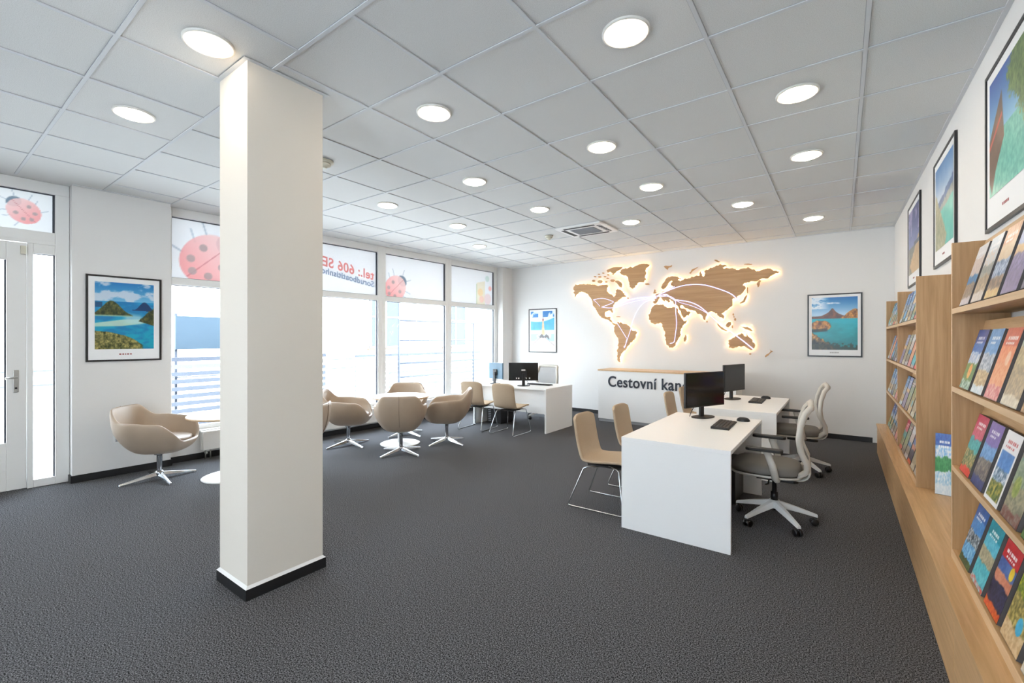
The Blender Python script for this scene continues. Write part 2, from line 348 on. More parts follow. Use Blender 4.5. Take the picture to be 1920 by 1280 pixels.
def cover_img(bands, seed, title=(250, 250, 250), tb=0.86, border=None, nu=30, nv=44, blob=None):
    """bands: (lower edge v, colour a, colour b) from bottom to top"""
    u, v, I = canvas(nu, nv); f = fbm(u, v*1.4, 5, seed, 3); g = fbm(u, v*1.4, 17, seed+20, 2)
    for k, (e, a, b) in enumerate(bands):
        put(I, soft(v-e-(0.10*(f-0.5) if k and e < 0.72 else 0), 0.02), mixc(a, b, np.clip(2.1*g-0.55, 0, 1)))
    if blob: put(I, soft(blob[2]-np.hypot(u-blob[0], (v-blob[1])*1.35)+0.05*(f-0.5), 0.02), mixc(blob[3], blob[4], np.clip(1.6*g-0.3, 0, 1)))
    if border: m = (u < 0.08)|(u > 0.92)|(v < 0.06)|(v > 0.72); put(I, m, border)
    if title:
        rng = np.random.RandomState(seed)
        for q, (yy, hh) in enumerate([(tb, 0.022), (tb-0.075, 0.015)]):
            x = 0.16+0.1*rng.rand(); 
            while x < 0.8-0.12*q:
                wd = 0.05+0.07*rng.rand(); put(I, (u > x)*(u < x+wd)*(np.abs(v-yy) < hh), title, 0.9); x += wd+0.035
    return I

# ------------------------------------------------------------------ the room shell
Y0, Y1, XR = -3.2, BACK, 0.70
mb = MB(); mb.prism([(-6.75, Y0-0.1), (0.85, Y0-0.1), (0.85, Y1+0.15), (-6.75, Y1+0.15)], -0.12, 0.0)
struct(mb.build('floor', 'carpet', origin=(0, 0, 0)))
mb = MB(); mb.prism([(-6.75, Y0-0.1), (0.85, Y0-0.1), (0.85, Y1+0.15), (-6.75, Y1+0.15)], ZC, ZC+0.12)
ceil = struct(mb.build('ceiling', 'tile', origin=(0, 0, ZC)))
YL = [1.86+0.588*j for j in range(-1, 11)]; YF = [1.272-0.61*j for j in range(1, 8)]
XL = [-3.856+0.66*i for i in range(-3, 7)]; XF = [-2.34+0.62*i for i in range(-5, 6)]
g = MB(); hw, z0, z1 = 0.0095, ZC-0.006, ZC+0.001
for y in YL+YF: g.box(lwx(y)+0.0, rwx(y), y-hw, y+hw, z0, z1)
for x in XL: g.box(x-hw, x+hw, YL[0]+hw, Y1-0.001, z0-0.0004, z1)
for x in XF: g.box(x-hw, x+hw, Y0, YL[0]-hw, z0-0.0004, z1)
g.box(-5.85, rwx(Y1), Y1-0.022, Y1-0.001, z0-0.002, z1); g.hexa([(rwx(Y0)-0.022, Y0, z0-0.002), (rwx(Y0)-0.001, Y0, z0-0.002), (rwx(Y1)-0.001, Y1, z0-0.002), (rwx(Y1)-0.022, Y1, z0-0.002), (rwx(Y0)-0.022, Y0, z1), (rwx(Y0)-0.001, Y0, z1), (rwx(Y1)-0.001, Y1, z1), (rwx(Y1)-0.022, Y1, z1)])
g.lbox(1.04, 1.84, -0.022, -0.001, z0-0.002, z1)
g.build('suspension_grid', 'gridbar', ceil, True)
g = MB(); e0, e1 = 0.0095, 0.0125  # thin grey strips painted as the shadow gaps beside the grid bars
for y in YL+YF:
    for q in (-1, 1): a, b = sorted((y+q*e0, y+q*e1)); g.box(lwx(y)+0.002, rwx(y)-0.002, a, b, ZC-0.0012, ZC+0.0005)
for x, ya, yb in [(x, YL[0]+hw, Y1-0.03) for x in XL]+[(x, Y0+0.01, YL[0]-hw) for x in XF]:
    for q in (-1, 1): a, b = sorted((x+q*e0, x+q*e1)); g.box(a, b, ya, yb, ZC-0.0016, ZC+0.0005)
g.build('gap_shade', 'gapshade', ceil, True)
mb = MB(); mb.box(-6.75, 0.85, BACK, BACK+0.15, 0, ZC); struct(mb.build('wall_back', 'wall'))
mb = MB(); mb.hexa([(rwx(Y0), Y0, 0), (0.85, Y0, 0), (0.85, Y1, 0), (rwx(Y1), Y1, 0), (rwx(Y0), Y0, ZC), (0.85, Y0, ZC), (0.85, Y1, ZC), (rwx(Y1), Y1, ZC)]); struct(mb.build('wall_right', 'wall'))
mb = MB(); mb.box(-6.75, -1.95, Y0-0.1, Y0, 0, ZC); mb.box(-0.15, 0.85, Y0-0.1, Y0, 0, ZC); mb.box(-1.95, -0.15, Y0-0.1, Y0, 0, 0.25); mb.box(-1.95, -0.15, Y0-0.1, Y0, 2.85, ZC); struct(mb.build('wall_front', 'wall'))
mb = MB(); fx = [-1.95, -0.15]
for a, b in zip(fx, fx[1:]): mb.box(a, a+0.06, Y0-0.08, Y0-0.02, 0.25, 2.85); mb.box(b-0.06, b, Y0-0.08, Y0-0.02, 0.25, 2.85); mb.box(a+0.06, b-0.06, Y0-0.08, Y0-0.02, 0.25, 0.31); mb.box(a+0.06, b-0.06, Y0-0.08, Y0-0.02, 2.79, 2.85)
wf = struct(mb.build('window_7', 'upvc')); mb = MB(); mb.box(-1.89, -0.21, Y0-0.052, Y0-0.046, 0.31, 2.79); mb.build('pane', 'glass', wf, True)  # unseen window added behind the camera to brighten desk fronts and column
WS, WE, SILL = 1.842, 7.65, 0.345
mb = MB(); mb.lbox(1.038, WS, 0, 0.42, 0, ZC); mb.lbox(WE, BACK, 0, 0.42, 0, ZC); mb.lbox(WS, WE, 0.10, 0.42, 0, SILL-0.02); mb.lbox(Y0, -0.25, 0, 0.42, 0, ZC)
wl = struct(mb.build('wall_left', 'wall'))
mb = MB(); mb.lbox(WS+0.001, WE-0.001, 0.07, 0.30, SILL-0.02, SILL); struct(mb.build('trim_1', 'upvc', bevel=0.003))
# baseboards
bh = 0.07
mb = MB(); mb.lbox(1.03, WS+0.012, -0.012, 0, 0, bh); mb.lbox(1.026, 1.038, -0.012, 0.10, 0, bh); mb.lbox(WS, WS+0.012, -0.012, 0.10, 0, bh); mb.lbox(WS+0.012, WE, 0.088, 0.10, 0, bh); mb.lbox(WE-0.012, WE, -0.012, 0.088, 0, bh); mb.lbox(WE, BACK-0.012, -0.012, 0, 0, bh)
struct(mb.build('baseboard_left', 'base'))
mb = MB(); mb.box(-5.80, 0.35, BACK-0.012, BACK, 0, bh); struct(mb.build('baseboard_back', 'base'))
# column
CX0, CX1, CY0, CY1 = -2.985, -2.632, 1.140, 1.585
mb = MB(); mb.box(CX0, CX1, CY0, CY1, 0, ZC); colm = struct(mb.build('wall_column', 'column'))
mb = MB(); mb.box(CX0-0.014, CX1+0.014, CY0-0.014, CY1+0.014, 0, 0.062); mb.build('skirting', 'base', colm, True)
mb = MB(); mb.hexa([(CX0-0.014, CY0-0.014, 0.062), (CX1+0.014, CY0-0.014, 0.062), (CX1+0.014, CY1+0.014, 0.062), (CX0-0.014, CY1+0.014, 0.062), (CX0, CY0, 0.076), (CX1, CY0, 0.076), (CX1, CY1, 0.076), (CX0, CY1, 0.076)]); mb.build('skirting_cap', 'wall', colm, True)
mb = MB()
for a in [(CX0-0.024, CX1+0.024, CY0-0.024, CY0), (CX0-0.024, CX1+0.024, CY1, CY1+0.024), (CX0-0.024, CX0, CY0, CY1), (CX1, CX1+0.024, CY0, CY1)]: mb.box(*a, ZC-0.008, ZC-0.0065)
mb.build('ceiling_trim', 'gridbar', colm, True)

# ------------------------------------------------------------------ windows in the left wall
D0, D1 = 0.15, 0.22
MUL = [WS, 3.26, 4.752, 6.24, WE]
def ladybug(u, v, I, cx, cy, r, ang, asp, head=1, fade=0.0):
    x = (u-cx)*asp; y = v-cy; ca, sa = math.cos(ang), math.sin(ang); a = x*ca+y*sa; b = -x*sa+y*ca   # a towards head
    for k in (-0.55, 0.05, 0.6):
        for sg in (-1, 1):
            t = (b*sg-r*0.8); L = soft(r*0.035-np.abs(a-k*r-t*0.5*(1 if k > 0 else -0.6)), 0.012)*(t > 0)*(t < r*0.55); put(I, L, (170, 184, 198), 0.7)
    put(I, soft(r*0.5-np.hypot((a-r*0.95)*1.2, b), 0.012), (128, 145, 160)); 
    for sg in (-1, 1): put(I, soft(r*0.035-np.abs(b-sg*(r*0.25+(a-r*1.2)*0.5)), 0.012)*(a > r*1.2)*(a < r*1.75), (170, 184, 198), 0.7)
    body = soft(1-np.hypot(a/(r*1.12), b/r), 0.03); put(I, body, mixc((238, 160, 160), (246, 206, 204), np.clip(0.5+a/r*0.6, 0, 1)), 0.88)
    put(I, soft(r*0.02-np.abs(b), 0.008)*body, (196, 120, 124), 0.7)
    for (p, q) in [(-0.5, 0.45), (0.15, 0.5), (-0.5, -0.45), (0.15, -0.5), (-0.8, 0.05)]: put(I, soft(r*0.15-np.hypot(a-p*r, b-q*r), 0.015), (176, 160, 158), 0.85)
wi = 0
for i in range(4):
    a, b = MUL[i], MUL[i+1]; la = a if i == 0 else a+0.0; lb = b
    fr = MB(); hw = 0.075
    l0 = la+(0.001 if i == 0 else 0); l1 = lb-(0.001 if i == 3 else 0)
    ja, jb = (0.10 if i == 0 else hw), (0.09 if i == 3 else hw)
    if i == 0: ja = 0.055
    fr.lbox(l0, l0+ja, D0, D1, SILL, ZC-0.001); fr.lbox(l1-jb, l1, D0, D1, SILL, ZC-0.001)
    fr.lbox(l0+ja, l1-jb, D0, D1, 2.865, ZC-0.001); fr.lbox(l0+ja, l1-jb, D0, D1, 2.07, 2.152); fr.lbox(l0+ja, l1-jb, D0, D1, SILL, SILL+0.05)
    w_ = struct(fr.build('window_%d' % (i+2), 'upvc', bevel=0.004)); ga, gb = l0+ja, l1-jb
    gs = MB()   # dark rubber line round the glass
    for (p, q, r, s) in [(ga, gb, 2.855, 2.865), (ga, gb, 2.152, 2.158), (ga, gb, 2.062, 2.07)]: gs.lbox(p, q, D0+0.03, D0+0.045, r, s)
    for (r, s) in [(2.158, 2.855), (SILL+0.05, 2.062)]: gs.lbox(gb-0.014, gb, D0+0.02, D0+0.045, r, s); gs.lbox(ga, ga+0.008, D0+0.03, D0+0.045, r, s)
    gs.build('gasket', 'gasket', w_, True)
    pn = MB(); pn.lbox(ga, gb, D0+0.045, D0+0.051, SILL+0.05, 2.07); pn.build('pane', 'glass', w_, True)
    # frosted film on the upper pane
    asp = (gb-ga)/0.703; nu, nv = 110, 56; u, v, I = canvas(nu, nv); I[:] = (240, 243, 247)
    if i == 0: ladybug(u, v, I, 0.31, 0.36, 0.42, 0.75, asp)
    if i == 2: ladybug(u, v, I, 0.17, 0.22, 0.29, 0.75, asp)
    if i == 3:
        put(I, (u > 0.60)*(u < 0.80)*(v < 0.62+0.4*(u-0.6)), (238, 230, 206), 0.8); put(I, soft(0.11-np.hypot((u-0.69)*asp, v-0.36), 0.02), (242, 214, 168), 0.8); put(I, soft(0.1-np.hypot((u-0.72)*asp, v-0.16), 0.03), (242, 196, 184), 0.7)
        put(I, soft(0.07-np.hypot((u-0.93)*asp, v-0.5), 0.02), (240, 170, 165), 0.7); put(I, soft(0.09-np.hypot((u-0.86)*asp, v-0.78), 0.03), (200, 222, 214), 0.7); put(I, soft(0.16-np.hypot((u-0.87)*asp, v-0.18), 0.04), (236, 206, 206), 0.6); put(I, (np.abs(u-0.60) < 0.012)*(v < 0.6), (190, 206, 170), 0.7)
    painted('frosted_film', I, lambda s_, t_, ga=ga, gb=gb: (lwx(ga+(gb-ga)*s_, D0+0.044), ga+(gb-ga)*s_, 2.152+0.711*t_), 'film', w_, True)
    pn = MB(); pn.lbox(ga, gb, D0+0.052, D0+0.058, 2.152, 2.865); pn.build('upper_pane', 'glass', w_, True)
    if i == 1:
        for body, size, zb, mm in [('tel.: 606 SE8', 0.205, 2.40, 'film_red'), ('Sorudboatitisnhon lmi', 0.13, 2.285, 'film_blue')]:
            vs, fs = text_mb(body, size, 0.001, 0.004); xs = [p[0] for p in vs]; wd = max(xs)-min(xs); sc = 0.98/wd if body[0] == 't' else 1.16/wd
            mb = MB(); mb.add([(lwx(gb-0.05-p[0]*sc, D0+0.040)+p[2], gb-0.05-p[0]*sc, zb+p[1]+0.15*p[0]*sc) for p in vs], [f[::-1] for f in fs]); mb.build('lettering', mm, w_, True)
# ------------------------------------------------------------------ door with transom and side light
fr = MB(); a0, a1 = -0.25, 1.036; DD0, DD1 = 0.10, 0.17
fr.lbox(a0, a1, DD0, DD1, 2.86, ZC-0.001); fr.lbox(0.935, a1, DD0, DD1, 0, 2.86); fr.lbox(a0, a0+0.1, DD0, DD1, 0, 2.86); fr.lbox(a0+0.1, 0.935, DD0, DD1, 2.36, 2.48)
w1 = struct(fr.build('window_1', 'upvc', bevel=0.004))
mb = MB(); mb.lbox(a0+0.1, 0.935, DD0-0.012, DD0, 2.355, 2.372); mb.lbox(a0+0.1, 0.95, DD0-0.004, DD0, 2.392, 2.398, 0); mb.build('transom_bead', 'upvc', w1, True)
mb = MB(); mb.lbox(a0+0.1, 0.935, DD0+0.02, DD0+0.035, 2.850, 2.86); mb.lbox(0.92, 0.935, DD0+0.02, DD0+0.035, 2.48, 2.86); mb.build('gasket', 'gasket', w1, True)
nu, nv = 120, 50; u, v, I = canvas(nu, nv); I[:] = (240, 243, 245); ladybug(u, v, I, 0.81, 0.47, 0.29, 2.25, 1.085/0.38)
painted('frosted_film', I, lambda s_, t_: (lwx(a0+0.1+1.085*s_, DD0+0.034), a0+0.1+1.085*s_, 2.48+0.38*t_), 'film', w1, True)
mb = MB(); mb.lbox(a0+0.1, 0.935, DD0+0.045, DD0+0.051, 2.48, 2.86); mb.build('upper_pane', 'glass', w1, True)
# side light panel
mb = MB(); mb.lbox(0.745, 0.786, DD0, DD1, 0, 2.36); mb.lbox(0.786, 0.935, DD0, DD1, 2.262, 2.36); mb.lbox(0.786, 0.935, DD0, DD1, 0, 0.075)
sl = struct(mb.build('window_6', 'upvc', bevel=0.004))
mb = MB(); mb.lbox(0.786, 0.935, DD0+0.045, DD0+0.051, 0.075, 2.262); mb.build('pane', 'glass', sl, True)
mb = MB(); mb.lbox(0.924, 0.935, DD0+0.02, DD0+0.04, 0.075, 2.262); mb.lbox(0.786, 0.935, DD0+0.02, DD0+0.04, 2.255, 2.262); mb.build('gasket', 'gasket', sl, True)
# door leaf
mb = MB(); A, B = a0+0.105, 0.741
mb.lbox(A, A+0.14, DD0, DD1, 0.01, 2.352); mb.lbox(0.612, B, DD0, DD1, 0.01, 2.352); mb.lbox(A+0.14, 0.612, DD0, DD1, 2.175, 2.352); mb.lbox(A+0.14, 0.612, DD0, DD1, 0.01, 0.46)
dr = struct(mb.build('door_1', 'upvc', bevel=0.004))
mb = MB(); mb.lbox(A+0.14, 0.612, DD0+0.045, DD0+0.051, 0.46, 2.175); mb.build('pane', 'glass', dr, True)
mb = MB(); mb.lbox(0.600, 0.612, DD0+0.015, DD0+0.04, 0.46, 2.175); mb.build('gasket', 'gasket', dr, True)
mb = MB()
for zz in (0.12, 0.20, 0.28, 0.36): mb.lbox(A+0.06, 0.66, DD0-0.003, DD0, zz, zz+0.006)
mb.build('lower_panel_moulding', 'upvc', dr, True)
mb = MB(); mb.lbox(0.655, 0.690, DD0-0.010, DD0, 0.93, 1.14); h = mb.build('handle_plate', 'steel', dr, True, bevel=0.003)
x = lwx(0.673, DD0-0.03); mb = MB(); mb.tube([(lwx(0.673, DD0), 0.673, 1.068), (x, 0.673, 1.068), (x+0.015, 0.665, 1.068), (x+0.018, 0.60, 1.066)], 0.009, 10); mb.build('door_handle', 'steel', dr, True)
mb = MB(); mb.lbox(0.665, 0.680, DD0-0.016, DD0-0.010, 0.962, 0.978); mb.build('lock_cylinder', 'blacksoft', dr, True)
mb = MB(); mb.lbox(0.700, 0.738, DD0-0.03, DD0, 2.24, 2.32); mb.build('door_contact', 'cream', dr, True, bevel=0.004)

# socket on the pier
mb = MB(); mb.lbox(1.345, 1.425, -0.010, -0.0005, 0.335, 0.415); so = mb.build('wall_socket', 'upvc', bevel=0.004); tag(so, 'small white power socket low on the pier behind the lone left armchair', 'power socket')
mb = MB(); mb.lbox(1.365, 1.405, -0.0115, -0.010, 0.355, 0.395); mb.build('socket_recess', 'acgrey', so, True)

# radiators below the windows
def radiator(name, t0, t1, label):
    r = empty(name, (lwx((t0+t1)/2, 0.0), (t0+t1)/2, 0), 0, label, 'radiator', 'radiators below the windows')
    mb = MB(); mb.lbox(t0, t1, -0.02, 0.0, 0.11, 0.325); mb.lbox(t0, t1, 0.035, 0.055, 0.11, 0.325); mb.build('panel', 'radiator', r, True, bevel=0.006)
    mb = MB(); n = int((t1-t0)/0.05)
    for k in range(n): y = t0+0.03+k*0.05; mb.lbox(y, y+0.006, 0.0, 0.035, 0.13, 0.31)
    mb.build('convector_fins', 'radiator', r, True)
    mb = MB(); mb.lbox(t0, t1, -0.02, 0.055, 0.325, 0.332); mb.build('top_grille', 'radiator', r, True)
    mb = MB(); e = t1-0.04 if t0 > 3 else t0+0.04
    for q in (0, -0.05 if t0 > 3 else 0.05): mb.tube([(lwx(e+q, 0.018), e+q, 0.11), (lwx(e+q, 0.018), e+q, 0.0)], 0.008, 8)
    mb.tube([(lwx(e, 0.018), e, 0.075), (lwx(e, -0.02), e, 0.075)], 0.014, 10); mb.build('valve', 'steel', r, True)
    for q in (t0+0.2, t1-0.2):
        mb = MB(); mb.lbox(q-0.015, q+0.015, 0.055, 0.0995, 0.15, 0.29); mb.build('bracket', 'radiator', r, True)
    return r
radiator('radiator', 2.15, 3.15, 'white radiator under the window, beside the lone left armchair, mostly hidden by the column')
radiator('radiator', 3.40, 5.50, 'long white radiator under the window behind the round table')

# ------------------------------------------------------------------ ceiling fittings
rows = [(0.962, [-3.90, -2.655], 'row directly above the camera side of the column'), (2.160, [-2.235, -0.872], 'second row'), (3.330, [-4.20, -2.885, -1.545, -0.222], 'third row'),
        (4.495, [-4.195, -2.88, -1.545, -0.235], 'fourth row'), (5.685, [-4.82, -2.222, -0.905], 'fifth row'), (6.862, [-0.285], 'last row')]
lit = None
words = [['round downlight left of the column, in the row nearest the camera', 'large round downlight just in front of the top of the column'],
         ['round downlight right of the column, left one of the second row', 'largest round downlight near the top edge, right one of the second row'],
         ['leftmost downlight of the third row, near the windows beside the column', 'second downlight from the windows in the third row', 'third downlight from the windows in the third row', 'large rightmost downlight of the third row, near the poster wall'],
         ['leftmost downlight of the fourth row, before the ladybird window', 'second downlight from the windows in the fourth row', 'third downlight from the windows in the fourth row', 'rightmost downlight of the fourth row, near the poster wall'],
         ['small leftmost downlight of the fifth row, nearest the back window', 'small downlight just right of the air conditioning cassette', 'rightmost downlight of the fifth row, above the right of the map'],
         ['small farthest downlight, close to the back wall and the poster wall']]
for (yy, xs, _), wl_ in zip(rows, words):
    for x, wd in zip(xs, wl_):
        if lit is None:
            lit = empty('ceiling_downlight', (x, yy, ZC), 0, wd, 'ceiling light', 'round downlights in the tiled ceiling')
            mb = MB(); R = 0.118
            mb.lathe([(R, 0.0), (R, -0.008), (R-0.006, -0.012), (R-0.018, -0.010), (R-0.020, -0.004), (R-0.020, -0.001)], seg=40, capb=False, capt=False); mb.build('rim', 'lamprim', lit)
            mb = MB(); mb.lathe([(0.001, -0.024), (0.05, -0.023), (R-0.035, -0.019), (R-0.024, -0.012), (R-0.021, -0.002)], seg=40, capb=False, capt=False); o = mb.build('diffuser', 'lamp', lit)
        else: dup(lit, (x, yy, ZC), 0, wd)
for x, y in [(-4.8, -0.26), (-3.3, -0.26), (-4.8, -1.48), (-3.3, -1.48)]: dup(lit, (x, y, ZC), 0, 'added unseen downlight behind the camera, fill light for pier and desks')  # extra unseen downlights, added to light the pier and desk fronts
AX0, AX1, AY0, AY1 = -3.185, -2.547, 5.40, 5.965
ac = empty('air_conditioner', ((AX0+AX1)/2, (AY0+AY1)/2, ZC-0.02), 0, 'square white air conditioning cassette set in the ceiling', 'air conditioner')
mb = MB(); mb.box(AX0-0.02, AX1+0.02, AY0-0.02, AY1+0.02, ZC-0.028, ZC-0.0065); mb.build('fascia', 'white', ac, True, bevel=0.006)
mb = MB(); mb.box(AX0+0.14, AX1-0.14, AY0+0.13, AY1-0.13, ZC-0.034, ZC-0.0285); rg = mb.build('return_grille', 'acgrey', ac, True, bevel=0.003)
mb = MB()
for k in range(16): y = AY0+0.14+k*0.0185; mb.box(AX0+0.15, AX1-0.15, y, y+0.006, ZC-0.037, ZC-0.0345)
mb.build('grille_bars', 'acgrey', rg, True)
for (a, b, c, d) in [(AX0+0.09, AX1-0.09, AY0+0.025, AY0+0.075), (AX0+0.09, AX1-0.09, AY1-0.075, AY1-0.025), (AX0+0.025, AX0+0.08, AY0+0.09, AY1-0.09), (AX1-0.08, AX1-0.025, AY0+0.09, AY1-0.09)]:
    mb = MB(); mb.box(a, b, c, d, ZC-0.031, ZC-0.0285); sl_ = mb.build('air_slot', 'acdark', ac, True)
    if a > AX1-0.1:
        for k in range(5): y = c+0.03+k*(d-c-0.06)/4.5; mb = MB(); mb.box(a, b, y, y+0.012, ZC-0.034, ZC-0.0312); mb.build('louvre', 'white', sl_, True)
def detector(x, y, label, s=1.0):
    r = empty('smoke_detector', (x, y, ZC), 0, label, 'smoke detector', 'smoke detectors on the ceiling')
    mb = MB(); mb.lathe([(0.062*s, -0.0065), (0.062*s, -0.020), (0.050*s, -0.030)], seg=28); mb.build('mounting_plate', 'cream', r)
    mb = MB(); mb.lathe([(0.046*s, -0.0305), (0.044*s, -0.045), (0.022*s, -0.056), (0.018*s, -0.068)], seg=24); mb.build('sensor_head', 'cream', r)
detector(-3.50, 5.72, 'cream smoke detector on the ceiling left of the air conditioner')
detector(-3.60, 2.18, 'cream smoke detector on the ceiling, half hidden by the column', 1.25)

# ------------------------------------------------------------------ framed pictures
def framed(axis, a0, a1, z0, z1, img, label, dep=0.016, mar=0.05, low=0.11, caption=(150, 60, 60)):
    """axis 'L' left wall, 'B' back wall, 'R' right wall; a0..a1 along the wall, picture's left to right as seen from the room"""
    def P(a, n, z):
        if axis == 'L': return (lwx(a, -n), a, z)
        if axis == 'B': return (a, BACK-n, z)
        return (rwx(a)-n, a, z)
    if axis == 'R': a0, a1 = a1, a0      # left as seen is the far end
    sg = 1 if a1 > a0 else -1; fw = 0.018
    mid = P((a0+a1)/2, dep/2, z0); r = empty('framed_picture', mid, 0, label, 'picture', 'framed travel posters')
    def bx(mb, p, q, n0, n1, r0, r1):
        lo, hi = min(p, q), max(p, q); c = [P(lo, n0, r0), P(lo, n1, r0), P(hi, n1, r0), P(hi, n0, r0), P(lo, n0, r1), P(lo, n1, r1), P(hi, n1, r1), P(hi, n0, r1)]
        if axis != 'L': c = [c[k] for k in (3, 2, 1, 0, 7, 6, 5, 4)]
        mb.hexa(c)
    mb = MB(); bx(mb, a0, a0+sg*fw, 0.001, dep, z0, z1); bx(mb, a1-sg*fw, a1, 0.001, dep, z0, z1); bx(mb, a0+sg*fw, a1-sg*fw, 0.001, dep, z0, z0+fw); bx(mb, a0+sg*fw, a1-sg*fw, 0.001, dep, z1-fw, z1)
    mb.build('frame', 'frame', r, True)
    mb = MB(); bx(mb, a0+sg*fw, a1-sg*fw, 0.002, 0.010, z0+fw, z1-fw); mo = mb.build('mount', 'mount', r, True)
    i0, i1, j0, j1 = a0+sg*(fw+mar), a1-sg*(fw+mar), z0+fw+low, z1-fw-mar
    painted('print', img, lambda s_, t_: P(i0+(i1-i0)*s_, 0.0115, j0+(j1-j0)*t_), 'print', r, True)
    # small caption marks under the print
    mb = MB(); rng = random.Random(int(z0*1000)); x = (a0+a1)/2-sg*0.05
    for k in range(5):
        wdt = 0.008+0.010*rng.random(); bx(mb, x, x+sg*wdt, 0.0101, 0.0108, z0+fw+low*0.45, z0+fw+low*0.45+0.013); x += sg*(wdt+0.008)
    mb.build('caption', mat('caption_ink', caption, 0.7), mo, True)
    return r
framed('L', 1.135, 1.754, 1.20, 2.095, art_lagoon(), 'framed poster of green islands in a blue lagoon, on the pier beside the door')
framed('B', -5.386, -4.702, 1.157, 2.07, art_pier(), 'framed pale watercolour of a lighthouse, left on the back wall', mar=0.035, low=0.10, caption=(200, 200, 205))
framed('B', -0.405, 0.239, 1.177, 2.09, art_cove(), 'framed poster of orange rocks and turquoise cove, right on the back wall', mar=0.035, low=0.085, caption=(150, 150, 150))
framed('R', 5.66, 6.50, 1.98, 2.83, art_dusk(), 'framed poster with dark violet sky, farthest of three on the right wall', mar=0.05)
framed('R', 4.14, 4.93, 1.99, 2.815, art_bay(), 'framed poster of hazy mountains and beach, middle of three on the right wall', mar=0.05)
framed('R', 2.74, 3.40, 1.985, 2.80, art_boat(), 'framed poster of a boat on green water, nearest of three on the right wall', mar=0.05, low=0.15)

# ------------------------------------------------------------------ backlit world map
def z5(x, y):
    px, py = 1060+x/4.571, 480+y/4.571
    c, s_ = math.cos(YAW), math.sin(YAW); r = (px-960)/845; u_ = (636-py)/845
    d = (-s_+r*c, c+r*s_, u_); t = (BACK-0.05)/d[1]; return (d[0]*t, EYE+d[2]*t)
def rough(poly, it=2, amp=0.12, seed=1):
    rng = random.Random(seed); P = list(poly)
    for k in range(it):
        Q = []
        for i in range(len(P)):
            a, b = P[i], P[(i+1) % len(P)]; L = math.hypot(b[0]-a[0], b[1]-a[1]); Q.append(a)
            if L > 4.5: d = rng.uniform(-amp, amp); Q.append(((a[0]+b[0])/2-(b[1]-a[1])*d, (a[1]+b[1])/2+(b[0]-a[0])*d))
        P = Q
    return P
zz1 = lambda L: [((x/6.095)*4.571, (y/6.095)*4.571) for x, y in L]
zz2 = lambda L: [((120+x/6.4)*4.571, (y/6.4)*4.571) for x, y in L]
ell = lambda cx, cy, rx, ry, n=10: [(cx+rx*math.cos(2*PI*k/n), cy+ry*math.sin(2*PI*k/n)) for k in range(n)]
